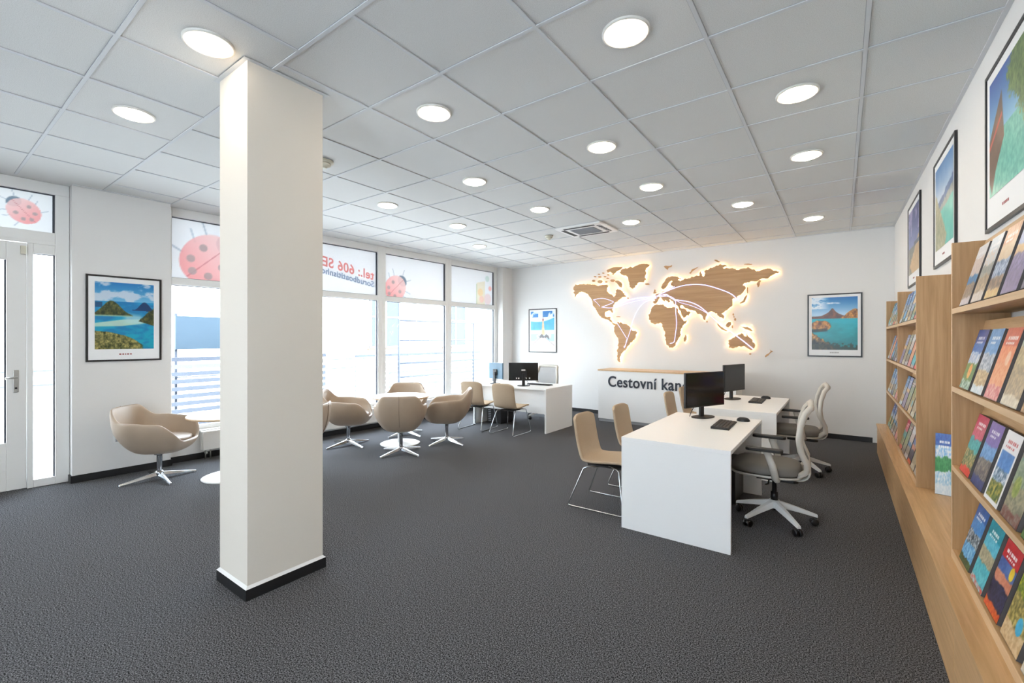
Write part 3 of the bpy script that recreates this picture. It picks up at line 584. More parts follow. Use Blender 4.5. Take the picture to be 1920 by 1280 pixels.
LAND = [
 ('north_america', zz1([(100,350),(118,325),(170,322),(230,325),(290,322),(340,325),(370,340),(400,335),(440,330),(480,325),(500,345),(480,370),(478,400),(500,425),(535,440),(555,465),(572,455),(575,430),(580,390),(600,375),(625,385),(650,400),(675,425),(705,455),(690,465),(650,470),(625,490),(600,515),(575,530),(560,550),(550,575),(555,595),(535,610),(545,640),(552,655),(530,640),(520,620),(490,625),(465,635),(455,665),(460,690),(480,700),(505,690),(520,700),(510,720),(535,745),(560,768),(582,782),(570,790),(540,772),(505,742),(470,722),(430,708),(400,685),(375,648),(350,612),(330,580),(315,545),(310,510),(295,480),(270,450),(240,425),(200,410),(170,412),(140,435),(112,468),(115,440),(95,420),(110,400),(95,385)])),
 ('greenland', [(465,145),(500,110),(560,90),(620,80),(690,68),(730,78),(690,105),(695,150),(685,185),(690,205),(640,225),(610,250),(585,282),(570,278),(550,240),(540,190),(520,165),(480,158)]),
 ('south_america', zz1([(600,752),(640,758),(680,775),(725,795),(750,835),(800,850),(832,865),(805,920),(790,960),(750,985),(735,1010),(705,1040),(695,1070),(665,1085),(650,1110),(635,1140),(630,1180),(635,1210),(615,1210),(595,1180),(600,1120),(608,1050),(612,990),(608,940),(580,900),(560,850),(555,820),(575,790)])),
 ('africa', zz2([(300,590),(340,580),(405,578),(420,600),(470,620),(520,615),(560,620),(585,640),(600,690),(625,740),(645,765),(692,770),(680,810),(640,850),(615,880),(620,940),(590,980),(580,1030),(550,1080),(520,1098),(480,1098),(465,1070),(440,1020),(425,960),(430,910),(410,870),(400,820),(370,800),(300,815),(265,800),(235,755),(232,700),(260,640)])),
 ('eurasia', [(825,275),(830,245),(850,225),(865,195),(900,180),(935,175),(970,182),(1000,190),(990,203),(965,203),(985,215),(1010,205),(1060,190),(1110,175),(1150,168),(1155,135),(1165,125),(1170,150),(1185,175),(1200,150),(1190,130),(1215,118),(1250,100),(1290,85),(1330,68),(1365,75),(1385,85),(1350,100),(1400,105),(1440,105),(1470,120),(1530,105),(1590,108),(1620,115),(1680,120),(1720,110),(1770,115),(1810,125),(1845,138),(1820,150),(1795,150),(1770,170),(1720,195),(1690,190),(1665,200),(1600,215),(1560,225),(1520,250),(1545,265),(1540,290),(1520,315),(1490,335),(1470,350),(1480,385),(1465,370),(1440,360),(1430,370),(1435,400),(1425,430),(1395,455),(1370,470),(1340,490),(1350,500),(1365,520),(1355,540),(1335,525),(1310,510),(1300,490),(1270,480),(1245,475),(1215,490),(1205,520),(1195,550),(1180,520),(1165,500),(1120,475),(1060,460),(1025,445),(990,422),(984,430),(1000,450),(1040,470),(1085,485),(1060,510),(1015,528),(995,500),(975,460),(965,430),(955,420),(935,412),(925,388),(890,375),(900,390),(885,397),(868,382),(850,365),(860,382),(848,386),(828,362),(810,352),(800,372),(785,400),(760,408),(752,395),(770,378),(760,365),(780,350),(775,335),(800,320),(830,310),(860,300),(880,290),(900,280),(895,267),(925,260),(930,250),(908,252),(905,235),(920,215),(902,215),(882,235),(872,260),(852,280),(835,282)]),
 ('australia', [(1400,720),(1430,705),(1460,685),(1490,670),(1510,660),(1530,665),(1535,685),(1550,690),(1560,660),(1575,690),(1600,710),(1625,750),(1615,790),(1600,805),(1580,800),(1555,785),(1530,770),(1490,770),(1450,785),(1405,788),(1398,750)])]
ISL = [zz1([(475,160),(520,140),(580,125),(660,122),(640,150),(600,170),(575,195),(545,200),(520,180),(490,190)]), zz1([(570,285),(610,280),(640,300),(655,330),(650,360),(620,350),(600,320),(575,300)]),
 zz2([(688,940),(690,970),(675,1025),(655,1025),(652,985),(670,950)]), [(755,320),(765,285),(775,290),(772,305),(785,315),(770,322)], ell(703,240,20,8), [(845,88),(880,85),(915,78),(905,95),(885,100),(875,118),(860,105)],
 [(1060,148),(1085,115),(1140,92),(1110,115),(1085,135),(1075,152)], [(1275,35),(1300,33),(1328,50),(1300,50)], ell(1568,70,36,4), [(1640,240),(1665,205),(1680,210),(1665,250),(1650,268)], [(1562,328),(1556,352),(1540,392),(1500,408),(1493,402),(1525,380),(1545,340)],
 [(1558,265),(1566,270),(1566,320),(1560,318)], ell(1440,500,6,10), ell(1456,542,9,12), ell(1446,520,4,8), [(1300,570),(1330,600),(1365,625),(1400,640),(1380,643),(1340,628),(1310,598)], [(1375,595),(1400,565),(1420,565),(1420,590),(1400,610),(1380,605)], ell(1432,605,6,14),
 [(1500,598),(1530,605),(1560,605),(1590,620),(1610,642),(1580,637),(1545,627),(1525,614)], ell(1585,838,10,7), [(1752,795),(1765,810),(1780,815),(1755,832),(1715,867),(1710,857),(1745,832),(1760,815)], ell(1215,562,6,8), ell(538,360,8,6),
 ell(244,212,14,9), ell(300,219,23,14), ell(352,221,10,7), ell(407,210,20,11), ell(289,156,10,5), ell(256,176,11,6), ell(296,178,14,6), ell(326,146,9,5), ell(341,176,11,6), ell(368,161,9,6), ell(364,191,11,6), ell(410,155,8,5), ell(455,520,20,3), ell(765,300,3,4)]
wm = empty('world_map', (-2.6, BACK-0.05, 1.9), 0, 'large backlit wooden world map glowing on the back wall', 'wall map')
B0, B1 = BACK-0.062, BACK-0.045
def land(poly, name, seed):
    pts = [z5(*p) for p in poly]; n = len(pts); area = sum(pts[i][0]*pts[(i+1) % n][1]-pts[(i+1) % n][0]*pts[i][1] for i in range(n))
    if area < 0: pts = pts[::-1]
    mb = MB(); mb.add([(x, B0, z) for x, z in pts]+[(x, B1, z) for x, z in pts], [tuple(range(n)), tuple(range(2*n-1, n-1, -1))]+[(i, n+i, n+(i+1) % n, (i+1) % n) for i in range(n)])
    o = mb.build(name, 'mapwood', wm, True); return pts, abs(area)/2
def inset(pts, d):
    n = len(pts); out = []
    for i in range(n):
        a, b, c = pts[i-1], pts[i], pts[(i+1) % n]; e1 = (b[0]-a[0], b[1]-a[1]); e2 = (c[0]-b[0], c[1]-b[1]); l1 = math.hypot(*e1) or 1; l2 = math.hypot(*e2) or 1
        nx, ny = -(e1[1]/l1+e2[1]/l2), (e1[0]/l1+e2[0]/l2); L = math.hypot(nx, ny) or 1; out.append((b[0]+nx/L*d, b[1]+ny/L*d))
    return out
for k, (nm, poly) in enumerate(LAND):
    pts, ar = land(rough(poly, 3, 0.20, k), 'landmass', k)
    base = [z5(*p) for p in poly]; n = len(base); area = sum(base[i][0]*base[(i+1) % n][1]-base[(i+1) % n][0]*base[i][1] for i in range(n))
    if area < 0: base = base[::-1]
    q = inset(base, 0.014); mb = MB(); mb.tube([(x, BACK-0.024, z) for x, z in q], 0.005, 4, closed=True, up=(0, 1, 0)); mb.build('led_strip', 'led', wm, True)
for k, poly in enumerate(ISL):
    pts, ar = land(rough(poly, 1, 0.12, 50+k), 'island', k)
    if ar > 0.0035 and k not in (8, 5):
        n = len(pts); q = inset(pts, 0.008); mb = MB(); mb.tube([(x, BACK-0.024, z) for x, z in q], 0.003, 4, closed=True, up=(0, 1, 0)); mb.build('led_strip', 'led', wm, True)
def route(L, r=0.0045):
    P = [z5(*p) for p in L]; Q = []
    for i in range(len(P)-1):
        a, b, c, d = P[max(i-1, 0)], P[i], P[i+1], P[min(i+2, len(P)-1)]
        for t in [k/8 for k in range(8)]:
            f = lambda p, q, r_, s_: 0.5*((2*q)+(-p+r_)*t+(2*p-5*q+4*r_-s_)*t*t+(-p+3*q-3*r_+s_)*t**3)
            Q.append((f(a[0], b[0], c[0], d[0]), B0-0.012, f(a[1], b[1], c[1], d[1])))
    Q.append((P[-1][0], B0-0.012, P[-1][1])); mb = MB(); mb.tube(Q, r*0.9, 5); mb.build('flight_route', 'neon', wm, True)
route([(800,335),(930,278),(1050,248),(1190,248),(1340,290),(1430,330),(1480,378)], 0.008); route([(805,345),(870,330),(930,370),(1060,392),(1150,430),(1232,497)], 0.008); route([(810,350),(900,345),(980,395),(1080,425),(1170,462),(1230,500)], 0.004)
route([(950,375),(948,400),(950,480),(957,580),(945,680),(935,735),(900,748)], 0.006); route([(785,352),(640,365),(530,385),(430,440)], 0.004); route([(785,356),(600,388),(420,442),(318,438)], 0.004); route([(785,350),(650,354),(540,376),(440,400)], 0.004)
route([(785,360),(680,400),(620,470),(580,560),(560,640),(535,715),(512,785)], 0.005); route([(445,570),(490,640),(530,705)], 0.005); route([(245,375),(320,363),(395,382),(410,400),(315,438)], 0.005); route([(245,375),(270,395),(300,430)], 0.003)
route([(1450,670),(1530,730),(1612,797)], 0.009); route([(1230,497),(1320,575),(1450,668)], 0.004); route([(530,715),(520,760),(505,780)], 0.006); route([(790,350),(830,335),(900,352),(945,385)], 0.005); route([(780,345),(820,325),(900,280),(940,262)], 0.005)

# ------------------------------------------------------------------ reception counter
RX0, RX1, RY0, RY1, RZ = -3.455, -1.25, 7.30, 7.82, 0.905
ct = empty('reception_counter', ((RX0+RX1)/2, (RY0+RY1)/2, 0), 0, 'white reception counter with dark lettering under the world map', 'reception counter')
mb = MB(); mb.box(RX0, RX1, RY0, RY1, 0.05, RZ-0.022); mb.build('body', 'white', ct, True, bevel=0.003)
mb = MB(); mb.box(RX0+0.01, RX1-0.01, RY0+0.015, RY1-0.02, 0, 0.05); mb.build('plinth', 'acgrey', ct, True)
mb = MB(); mb.box(RX0-0.005, RX1+0.005, RY0-0.012, RY1, RZ-0.022, RZ); mb.build('countertop', 'oakedge', ct, True, bevel=0.002)
vs, fs = text_mb('Cestovní kancelář', 0.258, 0.012, 0.0035); x0 = min(p[0] for p in vs); x1 = max(p[0] for p in vs); sc = 1.70/(x1-x0)*1.0
mb = MB(); mb.add([(-3.262+(p[0]-x0)*sc, RY0-0.007-p[2], 0.618+p[1]*1.0) for p in vs], fs); mb.build('lettering', 'letter', ct, True)

# ------------------------------------------------------------------ desks
def desk(name, x0, x1, y0, y1, z, label, along='Y', mod=None, mz=0.28):
    r = empty(name, ((x0+x1)/2, (y0+y1)/2, 0), 0, label, 'desk', 'white office desks')
    tk = 0.028
    mb = MB(); mb.box(x0, x1, y0, y1, z-tk, z); mb.build('desktop', 'white', r, True, bevel=0.002)
    if along == 'Y': P = [(x0+0.001, x1-0.001, y0+0.001, y0+tk), (x0+0.001, x1-0.001, y1-tk, y1-0.001)]; mp = (mod, mod+0.018, y0+tk, y1-tk)
    else: P = [(x0+0.001, x0+tk, y0+0.001, y1-0.001), (x1-tk, x1-0.001, y0+0.001, y1-0.001)]; mp = (x0+tk, x1-tk, mod, mod+0.018)
    for p in P: mb = MB(); mb.box(*p, 0, z-tk); mb.build('side_panel', 'white', r, True, bevel=0.002)
    mb = MB(); mb.box(*mp, mz, z-tk-0.001); mb.build('modesty_panel', 'white', r, True)
    return r
desk('desk', -1.353, -0.590, 3.262, 4.705, 0.69, 'white office desk nearest the camera, with a black monitor', 'Y', -1.12)
desk('desk', -1.285, -0.522, 5.19, 6.61, 0.69, 'white office desk behind the nearest one, in front of the reception counter', 'Y', -1.06)
desk('desk', -5.055, -3.60, 5.80, 6.62, 0.68, 'white office desk by the windows with two monitors', 'X', 5.93, 0.27)

def monitor(loc, ang, w_, h_, zb, label, disp='blackgloss', tiltback=0.0, rear=False, baser=0.13, hm='black', name='computer_monitor'):
    """origin on the desk; the display faces local +x"""
    r = empty(name, loc, ang, label, 'monitor', 'computer monitors on the desks')
    mb = MB(); mb.box(-0.025, 0.0, -w_/2, w_/2, zb, zb+h_); sh = mb.build('housing', hm, r, bevel=0.004)
    mb = MB(); mb.box(0.0002, 0.0022, -w_/2+0.010, w_/2-0.010, zb+0.016, zb+h_-0.010); dp = mb.build('display', disp, r)
    if rear:
        mb = MB(); mb.box(-0.0258, -0.0252, -0.032, 0.032, zb+h_*0.55, zb+h_*0.62); mb.build('rear_badge', 'paper', sh)
        for y in (-0.10, -0.045, 0.075, 0.11): mb = MB(); mb.box(-0.0258, -0.0252, y-0.009, y+0.009, zb+h_*0.10, zb+h_*0.17); mb.build('rear_port', 'paper', sh)
    mb = MB(); mb.box(-0.045, -0.025, -0.05, 0.05, zb+0.06, zb+0.16); mb.box(-0.060, -0.035, -0.024, 0.024, 0.008, zb+0.12); mb.build('neck', 'black', r, bevel=0.004)
    mb = MB(); n = 28; mb.add([((-0.03+0.082*math.cos(a))*1, baser*math.sin(a), z) for z in (0.0, 0.009) for a in [2*PI*k/n for k in range(n)]], [tuple(range(n-1, -1, -1)), tuple(range(n, 2*n))]+[(k, (k+1) % n, n+(k+1) % n, n+k) for k in range(n)]); mb.build('base_plate', 'blacksoft', r, bevel=0.002)
    mb = MB(); mb.tube([(-0.05, -0.02, zb+0.07), (-0.085, -0.06, zb-0.01), (-0.10, -0.09, 0.03), (-0.10, -0.10, 0.004)], 0.0035, 6); mb.build('cable', 'black', r)
    return r
monitor((-1.035, 4.52, 0.69), math.radians(-25), 0.545, 0.325, 0.105, 'black monitor with a blank screen on the nearest desk')
monitor((-1.06, 6.12, 0.69), math.radians(-17), 0.50, 0.325, 0.105, 'dark grey blank monitor on the desk before the reception counter', 'greydisplay')
monitor((-4.15, 5.99, 0.68), math.radians(128), 0.475, 0.290, 0.085, 'wide black monitor seen from behind with small white marks on the window-side desk', rear=True, baser=0.10, hm='blackgloss')
monitor((-4.72, 6.02, 0.68), math.radians(76), 0.37, 0.27, 0.085, 'left monitor of the window-side desk, rear coloured with bluish reflection, turned sideways', baser=0.10, hm='bluereflect')
def keyboard(loc, ang, label, L=0.42):
    r = empty('keyboard', loc, ang, label, 'keyboard', 'black keyboards')
    mb = MB(); mb.hexa([(-0.07, -L/2, 0), (0.07, -L/2, 0), (0.07, L/2, 0), (-0.07, L/2, 0), (-0.07, -L/2, 0.018), (0.07, -L/2, 0.010), (0.07, L/2, 0.010), (-0.07, L/2, 0.018)]); mb.build('case', 'blacksoft', r, bevel=0.002)
    mb = MB()
    for i in range(5):
        for j in range(int(L/0.022)-1):
            x = -0.060+i*0.0245; y = -L/2+0.012+j*0.022; z = 0.0185-(x+0.07)*0.057; mb.box(x, x+0.020, y, y+0.018, z-0.001, z+0.004)
    mb.build('keys', 'keys', r); return r
def mouse(loc, ang, label):
    r = empty('computer_mouse', loc, ang, label, 'mouse', 'black computer mice')
    mb = MB(); mb.grid(lambda i, j: (0.055*math.cos(2*PI*i/20)*math.cos(PI/2*j/6)**0.7, 0.031*math.sin(2*PI*i/20)*math.cos(PI/2*j/6)**0.7, 0.004+0.033*math.sin(PI/2*j/6)), 20, 7, closeu=True)
    mb.lathe([(0.05, 0.0), (0.05, 0.004)], seg=20); mb.v = [(x, y*0.62 if z < 0.0041 and abs(x*x+y*y-0.0025) < 1e-4 else y, z) for x, y, z in mb.v]
    mb.build('shell', 'black', r); mb = MB(); mb.tube([(-0.02, 0, 0.035), (-0.032, 0, 0.031)], 0.004, 8); mb.build('scroll_wheel', 'acgrey', r); return r
keyboard((-0.812, 4.20, 0.69), 0.03, 'black keyboard on the nearest desk')
mouse((-0.715, 4.52, 0.69), 0.1, 'black mouse beside the keyboard on the nearest desk')
keyboard((-0.81, 6.08, 0.69), 0.02, 'black keyboard on the desk before the reception counter', 0.42)
mouse((-0.76, 6.40, 0.69), 0.1, 'black mouse on the desk before the reception counter')
keyboard((-4.02, 6.28, 0.68), math.radians(90), 'black keyboard behind the wide monitor on the window-side desk', 0.42)
def tower(loc, lx, ly, h_, label, slots=True):
    r = empty('computer_tower', loc, 0, label, 'computer tower', 'black computer towers')
    mb = MB(); mb.box(-lx/2, lx/2, -ly/2, ly/2, 0.012, h_); mb.build('case', 'black', r, bevel=0.005)
    for sx in (-1, 1):
        for sy in (-1, 1): mb = MB(); mb.box(sx*(lx/2-0.03)-0.012, sx*(lx/2-0.03)+0.012, sy*(ly/2-0.03)-0.012, sy*(ly/2-0.03)+0.012, 0, 0.012); mb.build('foot', 'blacksoft', r)
    mb = MB()
    for k in range(7): mb.box(-lx/2+0.02, -lx/2+0.08, -ly/2-0.0015, -ly/2, 0.04+k*0.03, 0.052+k*0.03)
    mb.build('vent_slots', 'acgrey', r); return r
tower((-0.835, 4.45, 0), 0.20, 0.40, 0.355, 'black computer tower under the nearest desk')
tower((-4.76, 6.18, 0), 0.30, 0.36, 0.40, 'black computer tower under the window-side desk')

# ------------------------------------------------------------------ tub armchairs
def make_armchair(loc, rz, label):
    r = empty('tub_armchair', loc, rz, label, 'armchair', 'taupe swivel tub armchairs')
    def plan(a):
        c, s_ = abs(math.cos(a)), abs(math.sin(a)); ax = 0.335 if math.cos(a) > 0 else 0.325; n = 2.7
        return 1/((c/ax)**n+(s_/0.325)**n)**(1/n)
    def rim(a):
        d = abs(math.degrees((a+PI) % (2*PI)-PI))
        h = 0.400+0.205*smooth(20, 66, d)+0.020*smooth(66, 110, d)+0.130*smooth(122, 151, d); return h
    NU, NV, zb = 72, 13, 0.272
    def pt(i, j):
        a = 2*PI*i/NU; v = j/(NV-1); h = rim(a); R = plan(a)*(1+0.10*smooth(0.60, 0.75, h)); q = v*PI/2
        rr = R*(math.sin(q)**0.50 if v > 0 else 0.0)*(0.985+0.015*v); rr = max(rr, 0.012)
        # tuck the lower body in
        z = zb+(h-zb)*(1-math.cos(q)**0.95 if v < 1 else 1)
        rr *= 0.86+0.14*smooth(0.25, 0.55, z)*1.0 if z < 0.52 else 1.0
        return (rr*math.cos(a), rr*math.sin(a), z)
    mb = MB(); mb.grid(pt, NU, NV, closeu=True); mb.build('shell', 'leather', r, solid=0.030, sub=1)
    mb = MB(); NV2 = 8
    def cp(i, j):
        a = 2*PI*i/40; R = plan(a)*0.735; v = j/(NV2-1)
        rr = R*(math.cos((v*2-1)*PI/2)**0.28 if 0 < v < 1 else (0.35 if v == 0 else 0.05)); zz = 0.405+0.032*math.sin((v*2-1)*PI/2)+(0.010 if v > 0.5 else 0)
        return (rr*math.cos(a)+0.022, rr*math.sin(a), zz)
    mb.grid(cp, 40, NV2, closeu=True); mb.f.append(tuple(NV2*i+NV2-1 for i in range(40))); mb.m.append(0); mb.s.append(True)
    mb.build('seat_cushion', 'cushion', r, sub=1)
    mb = MB(); P = []
    for j in range(5, NV): x, y, z = pt(NU//2, j); P.append((x-0.0015, 0, z))
    mb.tube(P, 0.0028, 6); mb.build('back_seam', 'seam', r)
    mb = MB(); mb.lathe([(0.045, 0.268), (0.045, 0.255), (0.024, 0.250), (0.022, 0.10), (0.030, 0.06)], seg=24); mb.build('column', 'chrome', r)
    mb = MB(); mb.lathe([(0.036, 0.040), (0.038, 0.075), (0.026, 0.088)], seg=20); hub = mb.build('base_hub', 'chrome', r)
    for k in range(4):
        a = PI/4+k*PI/2; c, s_ = math.cos(a), math.sin(a); q = (-s_, c); mb = MB(); S = []
        for (d, hw_, z0_, z1_) in [(0.02, 0.024, 0.040, 0.076), (0.17, 0.018, 0.022, 0.048), (0.325, 0.012, 0.004, 0.018)]: S.append([(d*c-hw_*q[0], d*s_-hw_*q[1], z0_), (d*c+hw_*q[0], d*s_+hw_*q[1], z0_), (d*c+hw_*q[0]*0.6, d*s_+hw_*q[1]*0.6, z1_), (d*c-hw_*q[0]*0.6, d*s_-hw_*q[1]*0.6, z1_)])
        vs = [p for g_ in S for p in g_]; fs = [(3, 2, 1, 0), (8, 9, 10, 11)]
        for e in (0, 4): fs += [(e+0, e+1, e+5, e+4), (e+1, e+2, e+6, e+5), (e+2, e+3, e+7, e+6), (e+3, e+0, e+4, e+7)]
        mb.add(vs, fs); mb.lathe([(0.012, 0.0), (0.012, 0.006)], c=(0.312*c, 0.312*s_), seg=12); mb.build('base_leg', 'chrome', r, bevel=0.003)
    return r
ac0 = make_armchair((-5.65, 1.60, 0), math.radians(45), 'taupe tub armchair standing alone against the pier, left of the column')
for (x, y, a, lab) in [(-5.39, 3.62, 45, 'taupe tub armchair left of the round table, facing right'), (-4.48, 3.76, 136, 'taupe tub armchair in front of the round table, its back to the camera'),
                       (-4.42, 4.515, 222, 'taupe tub armchair right of the round table, facing left'), (-5.29, 4.53, -45, 'taupe tub armchair behind the round table, by the window'),
                       (-4.70, 2.50, 222, 'taupe tub armchair almost hidden behind the column, only an edge showing')]:
    dup(ac0, (x, y, 0), math.radians(a), lab)
def round_table(loc, label):
    r = empty('round_table', loc, 0, label, 'table', 'round pedestal tables')
    mb = MB(); mb.lathe([(0.372, 0.632), (0.392, 0.640), (0.392, 0.652)], seg=64); mb.build('table_edge', 'oakedge', r)
    mb = MB(); mb.lathe([(0.390, 0.6521), (0.389, 0.655)], seg=64); mb.build('tabletop', 'tabletop', r)
    mb = MB(); mb.lathe([(0.10, 0.631), (0.04, 0.622), (0.034, 0.60), (0.034, 0.016)], seg=28); mb.build('pedestal', 'white', r)
    mb = MB(); mb.lathe([(0.265, 0.0), (0.268, 0.006), (0.25, 0.014), (0.05, 0.020)], seg=56); mb.build('base_disc', 'white', r)
    return r
round_table((-4.90, 4.10, 0), 'round table with pale top between four taupe tub armchairs')
round_table((-5.155, 2.075, 0), 'round table half hidden behind the column, beside the lone left armchair')

# ------------------------------------------------------------------ sled base visitor chairs (face local +x)
def make_sled(loc, rz, label):
    r = empty('sled_chair', loc, rz, label, 'chair', 'beige visitor chairs with wire sled bases')
    prof = [(0.235, 0.385), (0.20, 0.402), (0.12, 0.400), (0.02, 0.388), (-0.08, 0.378), (-0.15, 0.385), (-0.195, 0.425), (-0.218, 0.50), (-0.238, 0.60), (-0.252, 0.69), (-0.262, 0.75), (-0.266, 0.772)]
    wid = [0.190, 0.205, 0.212, 0.214, 0.212, 0.208, 0.206, 0.207, 0.208, 0.207, 0.203, 0.192]
    n = len(prof); m_ = 13; mb = MB()
    def pt(i, j):
        s_ = j/(m_-1)*2-1; x, z = prof[i]; w2 = wid[i]; k = abs(s_)**2.5
        if i >= 6: x += 0.030*k
        else: z += 0.012*k
        if i == n-1: z -= 0.0
        if i >= n-2: z -= (0.034 if i == n-1 else 0.012)*abs(s_)**6
        if i == 0: x -= 0.02*abs(s_)**4
        return (x, s_*w2, z)
    mb.grid(pt, n, m_); 
    o = mb.build('shell', 'fabric', r, solid=0.026, sub=2)
    for sg in (-1, 1):
        y = sg*0.165; yb = sg*0.215; P = [(-0.02, y*0.6, 0.345), (-0.12, y, 0.345), (-0.145, y+sg*0.006, 0.33), (-0.262, yb, 0.035), (-0.268, yb, 0.016), (-0.255, yb, 0.007), (0.20, yb, 0.007), (0.217, yb, 0.014), (0.218, yb, 0.035), (0.165, y+sg*0.006, 0.350), (0.15, y, 0.362), (0.05, y*0.6, 0.358)]
        mb = MB(); mb.tube(P, 0.0065, 8); mb.build('sled_leg', 'chrome', r)
    mb = MB(); mb.box(-0.13, 0.17, -0.12, 0.12, 0.350, 0.362); mb.v = [(x, y, z+0.03*abs(x)*0.3) for x, y, z in mb.v]; mb.build('seat_bracket', 'blacksoft', r)
    return r
sc0 = make_sled((-1.635, 3.64, 0), 0.03, 'beige visitor chair at the nearest desk, closest to the camera')
for (x, y, a, lab) in [(-1.585, 4.345, 0.03, 'beige visitor chair at the nearest desk, farther from the camera'), (-1.52, 5.72, 0.03, 'beige visitor chair left of the desk before the reception counter'),
                       (-1.54, 6.43, 0.03, 'beige visitor chair mostly hidden behind the large black monitor'), (-4.09, 5.57, PI/2+0.03, 'beige visitor chair at the window-side desk, right one'),
                       (-4.73, 5.565, PI/2+0.12, 'beige visitor chair at the window-side desk, left one')]:
    dup(sc0, (x, y, 0), a, lab)

# ------------------------------------------------------------------ swivel office chairs (face local +x)
def make_office(loc, rz, label):
    r = empty('office_chair', loc, rz, label, 'office chair', 'swivel office chairs with mesh backs')
    mb = MB(); mb.lathe([(0.034, 0.110), (0.040, 0.13), (0.036, 0.172)], seg=20); mb.build('base_hub', 'ocwhite', r)
    for k in range(5):
        a = math.radians(53+72*k); c, s_ = math.cos(a), math.sin(a); q = (-s_, c); mb = MB(); S = []
        for (d, hw_, z0_, z1_) in [(0.025, 0.028, 0.120, 0.168), (0.16, 0.023, 0.094, 0.130), (0.295, 0.016, 0.062, 0.084)]: S += [(d*c-hw_*q[0], d*s_-hw_*q[1], z0_), (d*c+hw_*q[0], d*s_+hw_*q[1], z0_), (d*c+hw_*q[0]*0.6, d*s_+hw_*q[1]*0.6, z1_), (d*c-hw_*q[0]*0.6, d*s_-hw_*q[1]*0.6, z1_)]
        fs = [(3, 2, 1, 0), (8, 9, 10, 11)]
        for e in (0, 4): fs += [(e+0, e+1, e+5, e+4), (e+1, e+2, e+6, e+5), (e+2, e+3, e+7, e+6), (e+3, e+0, e+4, e+7)]
        mb.add(S, fs); mb.build('base_arm', 'ocwhite', r, bevel=0.004)
        cx, cy = 0.285*c, 0.285*s_; mb = MB()
        for o_ in (-0.016, 0.016):
            P0 = Vector((cx+q[0]*o_-c*0.012, cy+q[1]*o_-s_*0.012, 0.027)); ax = Vector((q[0], q[1], 0)); mb.tube([P0-ax*0.010, P0-ax*0.008, P0+ax*0.008, P0+ax*0.010], [0.022, 0.027, 0.027, 0.022], 16)
        mb.tube([(cx, cy, 0.03), (cx, cy, 0.064)], 0.010, 10); mb.build('caster', 'black', r)
    mb = MB(); mb.lathe([(0.026, 0.173), (0.026, 0.235), (0.016, 0.236), (0.016, 0.335)], seg=20); mb.build('gas_lift', 'black', r)
    mb = MB(); mb.prism([(0.12, -0.06), (0.12, 0.06), (-0.13, 0.075), (-0.16, 0.05), (-0.16, -0.05), (-0.13, -0.075)], 0.335, 0.385); mb.tube([(0.03, 0.05, 0.352), (0.03, 0.21, 0.346), (0.045, 0.235, 0.346)], 0.006, 8); mb.build('tilt_mechanism', 'blacksoft', r, bevel=0.01)
    def pl(t, ax, ay, n=3.4): c, s_ = abs(math.cos(t)), abs(math.sin(t)); return 1/((c/ax)**n+(s_/ay)**n)**(1/n)
    mb = MB(); N = 44; Q = [(0.80, 0.398), (0.97, 0.402), (1.0, 0.412), (0.985, 0.420)]
    mb.grid(lambda i, j: (pl(2*PI*i/N, 0.248, 0.238)*Q[j][0]*math.cos(2*PI*i/N)+0.058, pl(2*PI*i/N, 0.248, 0.238)*Q[j][0]*math.sin(2*PI*i/N), Q[j][1]-0.012), N, 4, closeu=True); mb.f.append(tuple(4*i for i in range(N-1, -1, -1))); mb.m.append(0); mb.s.append(False)
    mb.build('seat_pan', 'frameplastic', r)
    mb = MB(); Q2 = [(0.96, 0.409), (0.99, 0.425), (0.985, 0.452), (0.93, 0.470), (0.70, 0.478), (0.30, 0.474), (0.02, 0.473)]
    mb.grid(lambda i, j: (pl(2*PI*i/N, 0.245, 0.235)*Q2[j][0]*math.cos(2*PI*i/N)+0.060, pl(2*PI*i/N, 0.245, 0.235)*Q2[j][0]*math.sin(2*PI*i/N), Q2[j][1]-0.02*smooth(0.15, 0.26, pl(2*PI*i/N, 0.245, 0.235)*Q2[j][0]*math.cos(2*PI*i/N))*(j > 1)), N, 7, closeu=True); mb.f.append(tuple(7*i for i in range(N-1, -1, -1))); mb.m.append(0); mb.s.append(False)
    mb.build('seat', 'seatgrey', r)
    def bx(z):   # back surface x over height
        K = [(0.40, -0.150), (0.46, -0.212), (0.52, -0.215), (0.60, -0.178), (0.70, -0.165), (0.80, -0.176), (0.89, -0.205), (0.93, -0.235)]
        for (z0_, x0_), (z1_, x1_) in zip(K, K[1:]):
            if z <= z1_: t = max(0, (z-z0_)/(z1_-z0_)); return x0_+(x1_-x0_)*t
        return K[-1][1]
    def hwid(z): return 0.150+0.075*math.sin(PI*smooth(0.36, 0.98, z)*0.82)
    L = []; zs = [0.43+0.49*k/16 for k in range(17)]
    for z in zs: L.append((bx(z)+0.02*0, hwid(z)*(1-0.0), z))
    top = [(bx(0.93)-0.004, hwid(0.92)*math.cos(k*PI/8), 0.925+0.012*math.sin(k*PI/8)) for k in range(1, 8)]
    L += top; 
    for z in zs[::-1]: L.append((bx(z), -hwid(z), z))
    L += [(bx(0.43)+0.01, -hwid(0.42)*math.cos(k*PI/8), 0.425-0.018*math.sin(k*PI/8)) for k in range(1, 8)]
    mb = MB(); mb.tube(L, 0.028, 10, closed=True, flat=0.75, up=(1, 0, 0.15)); mb.build('back_frame', 'frameplastic', r)
    mb = MB(); mb.grid(lambda i, j: (bx(0.43+0.49*i/16)+0.004-0.016*(1-(j/8*2-1)**2), hwid(0.43+0.49*i/16)*(j/8*2-1), 0.43+0.49*i/16), 17, 9); mb.build('back_netting', 'netting', r)
    mb = MB()   # lower shell sweeping under the seat
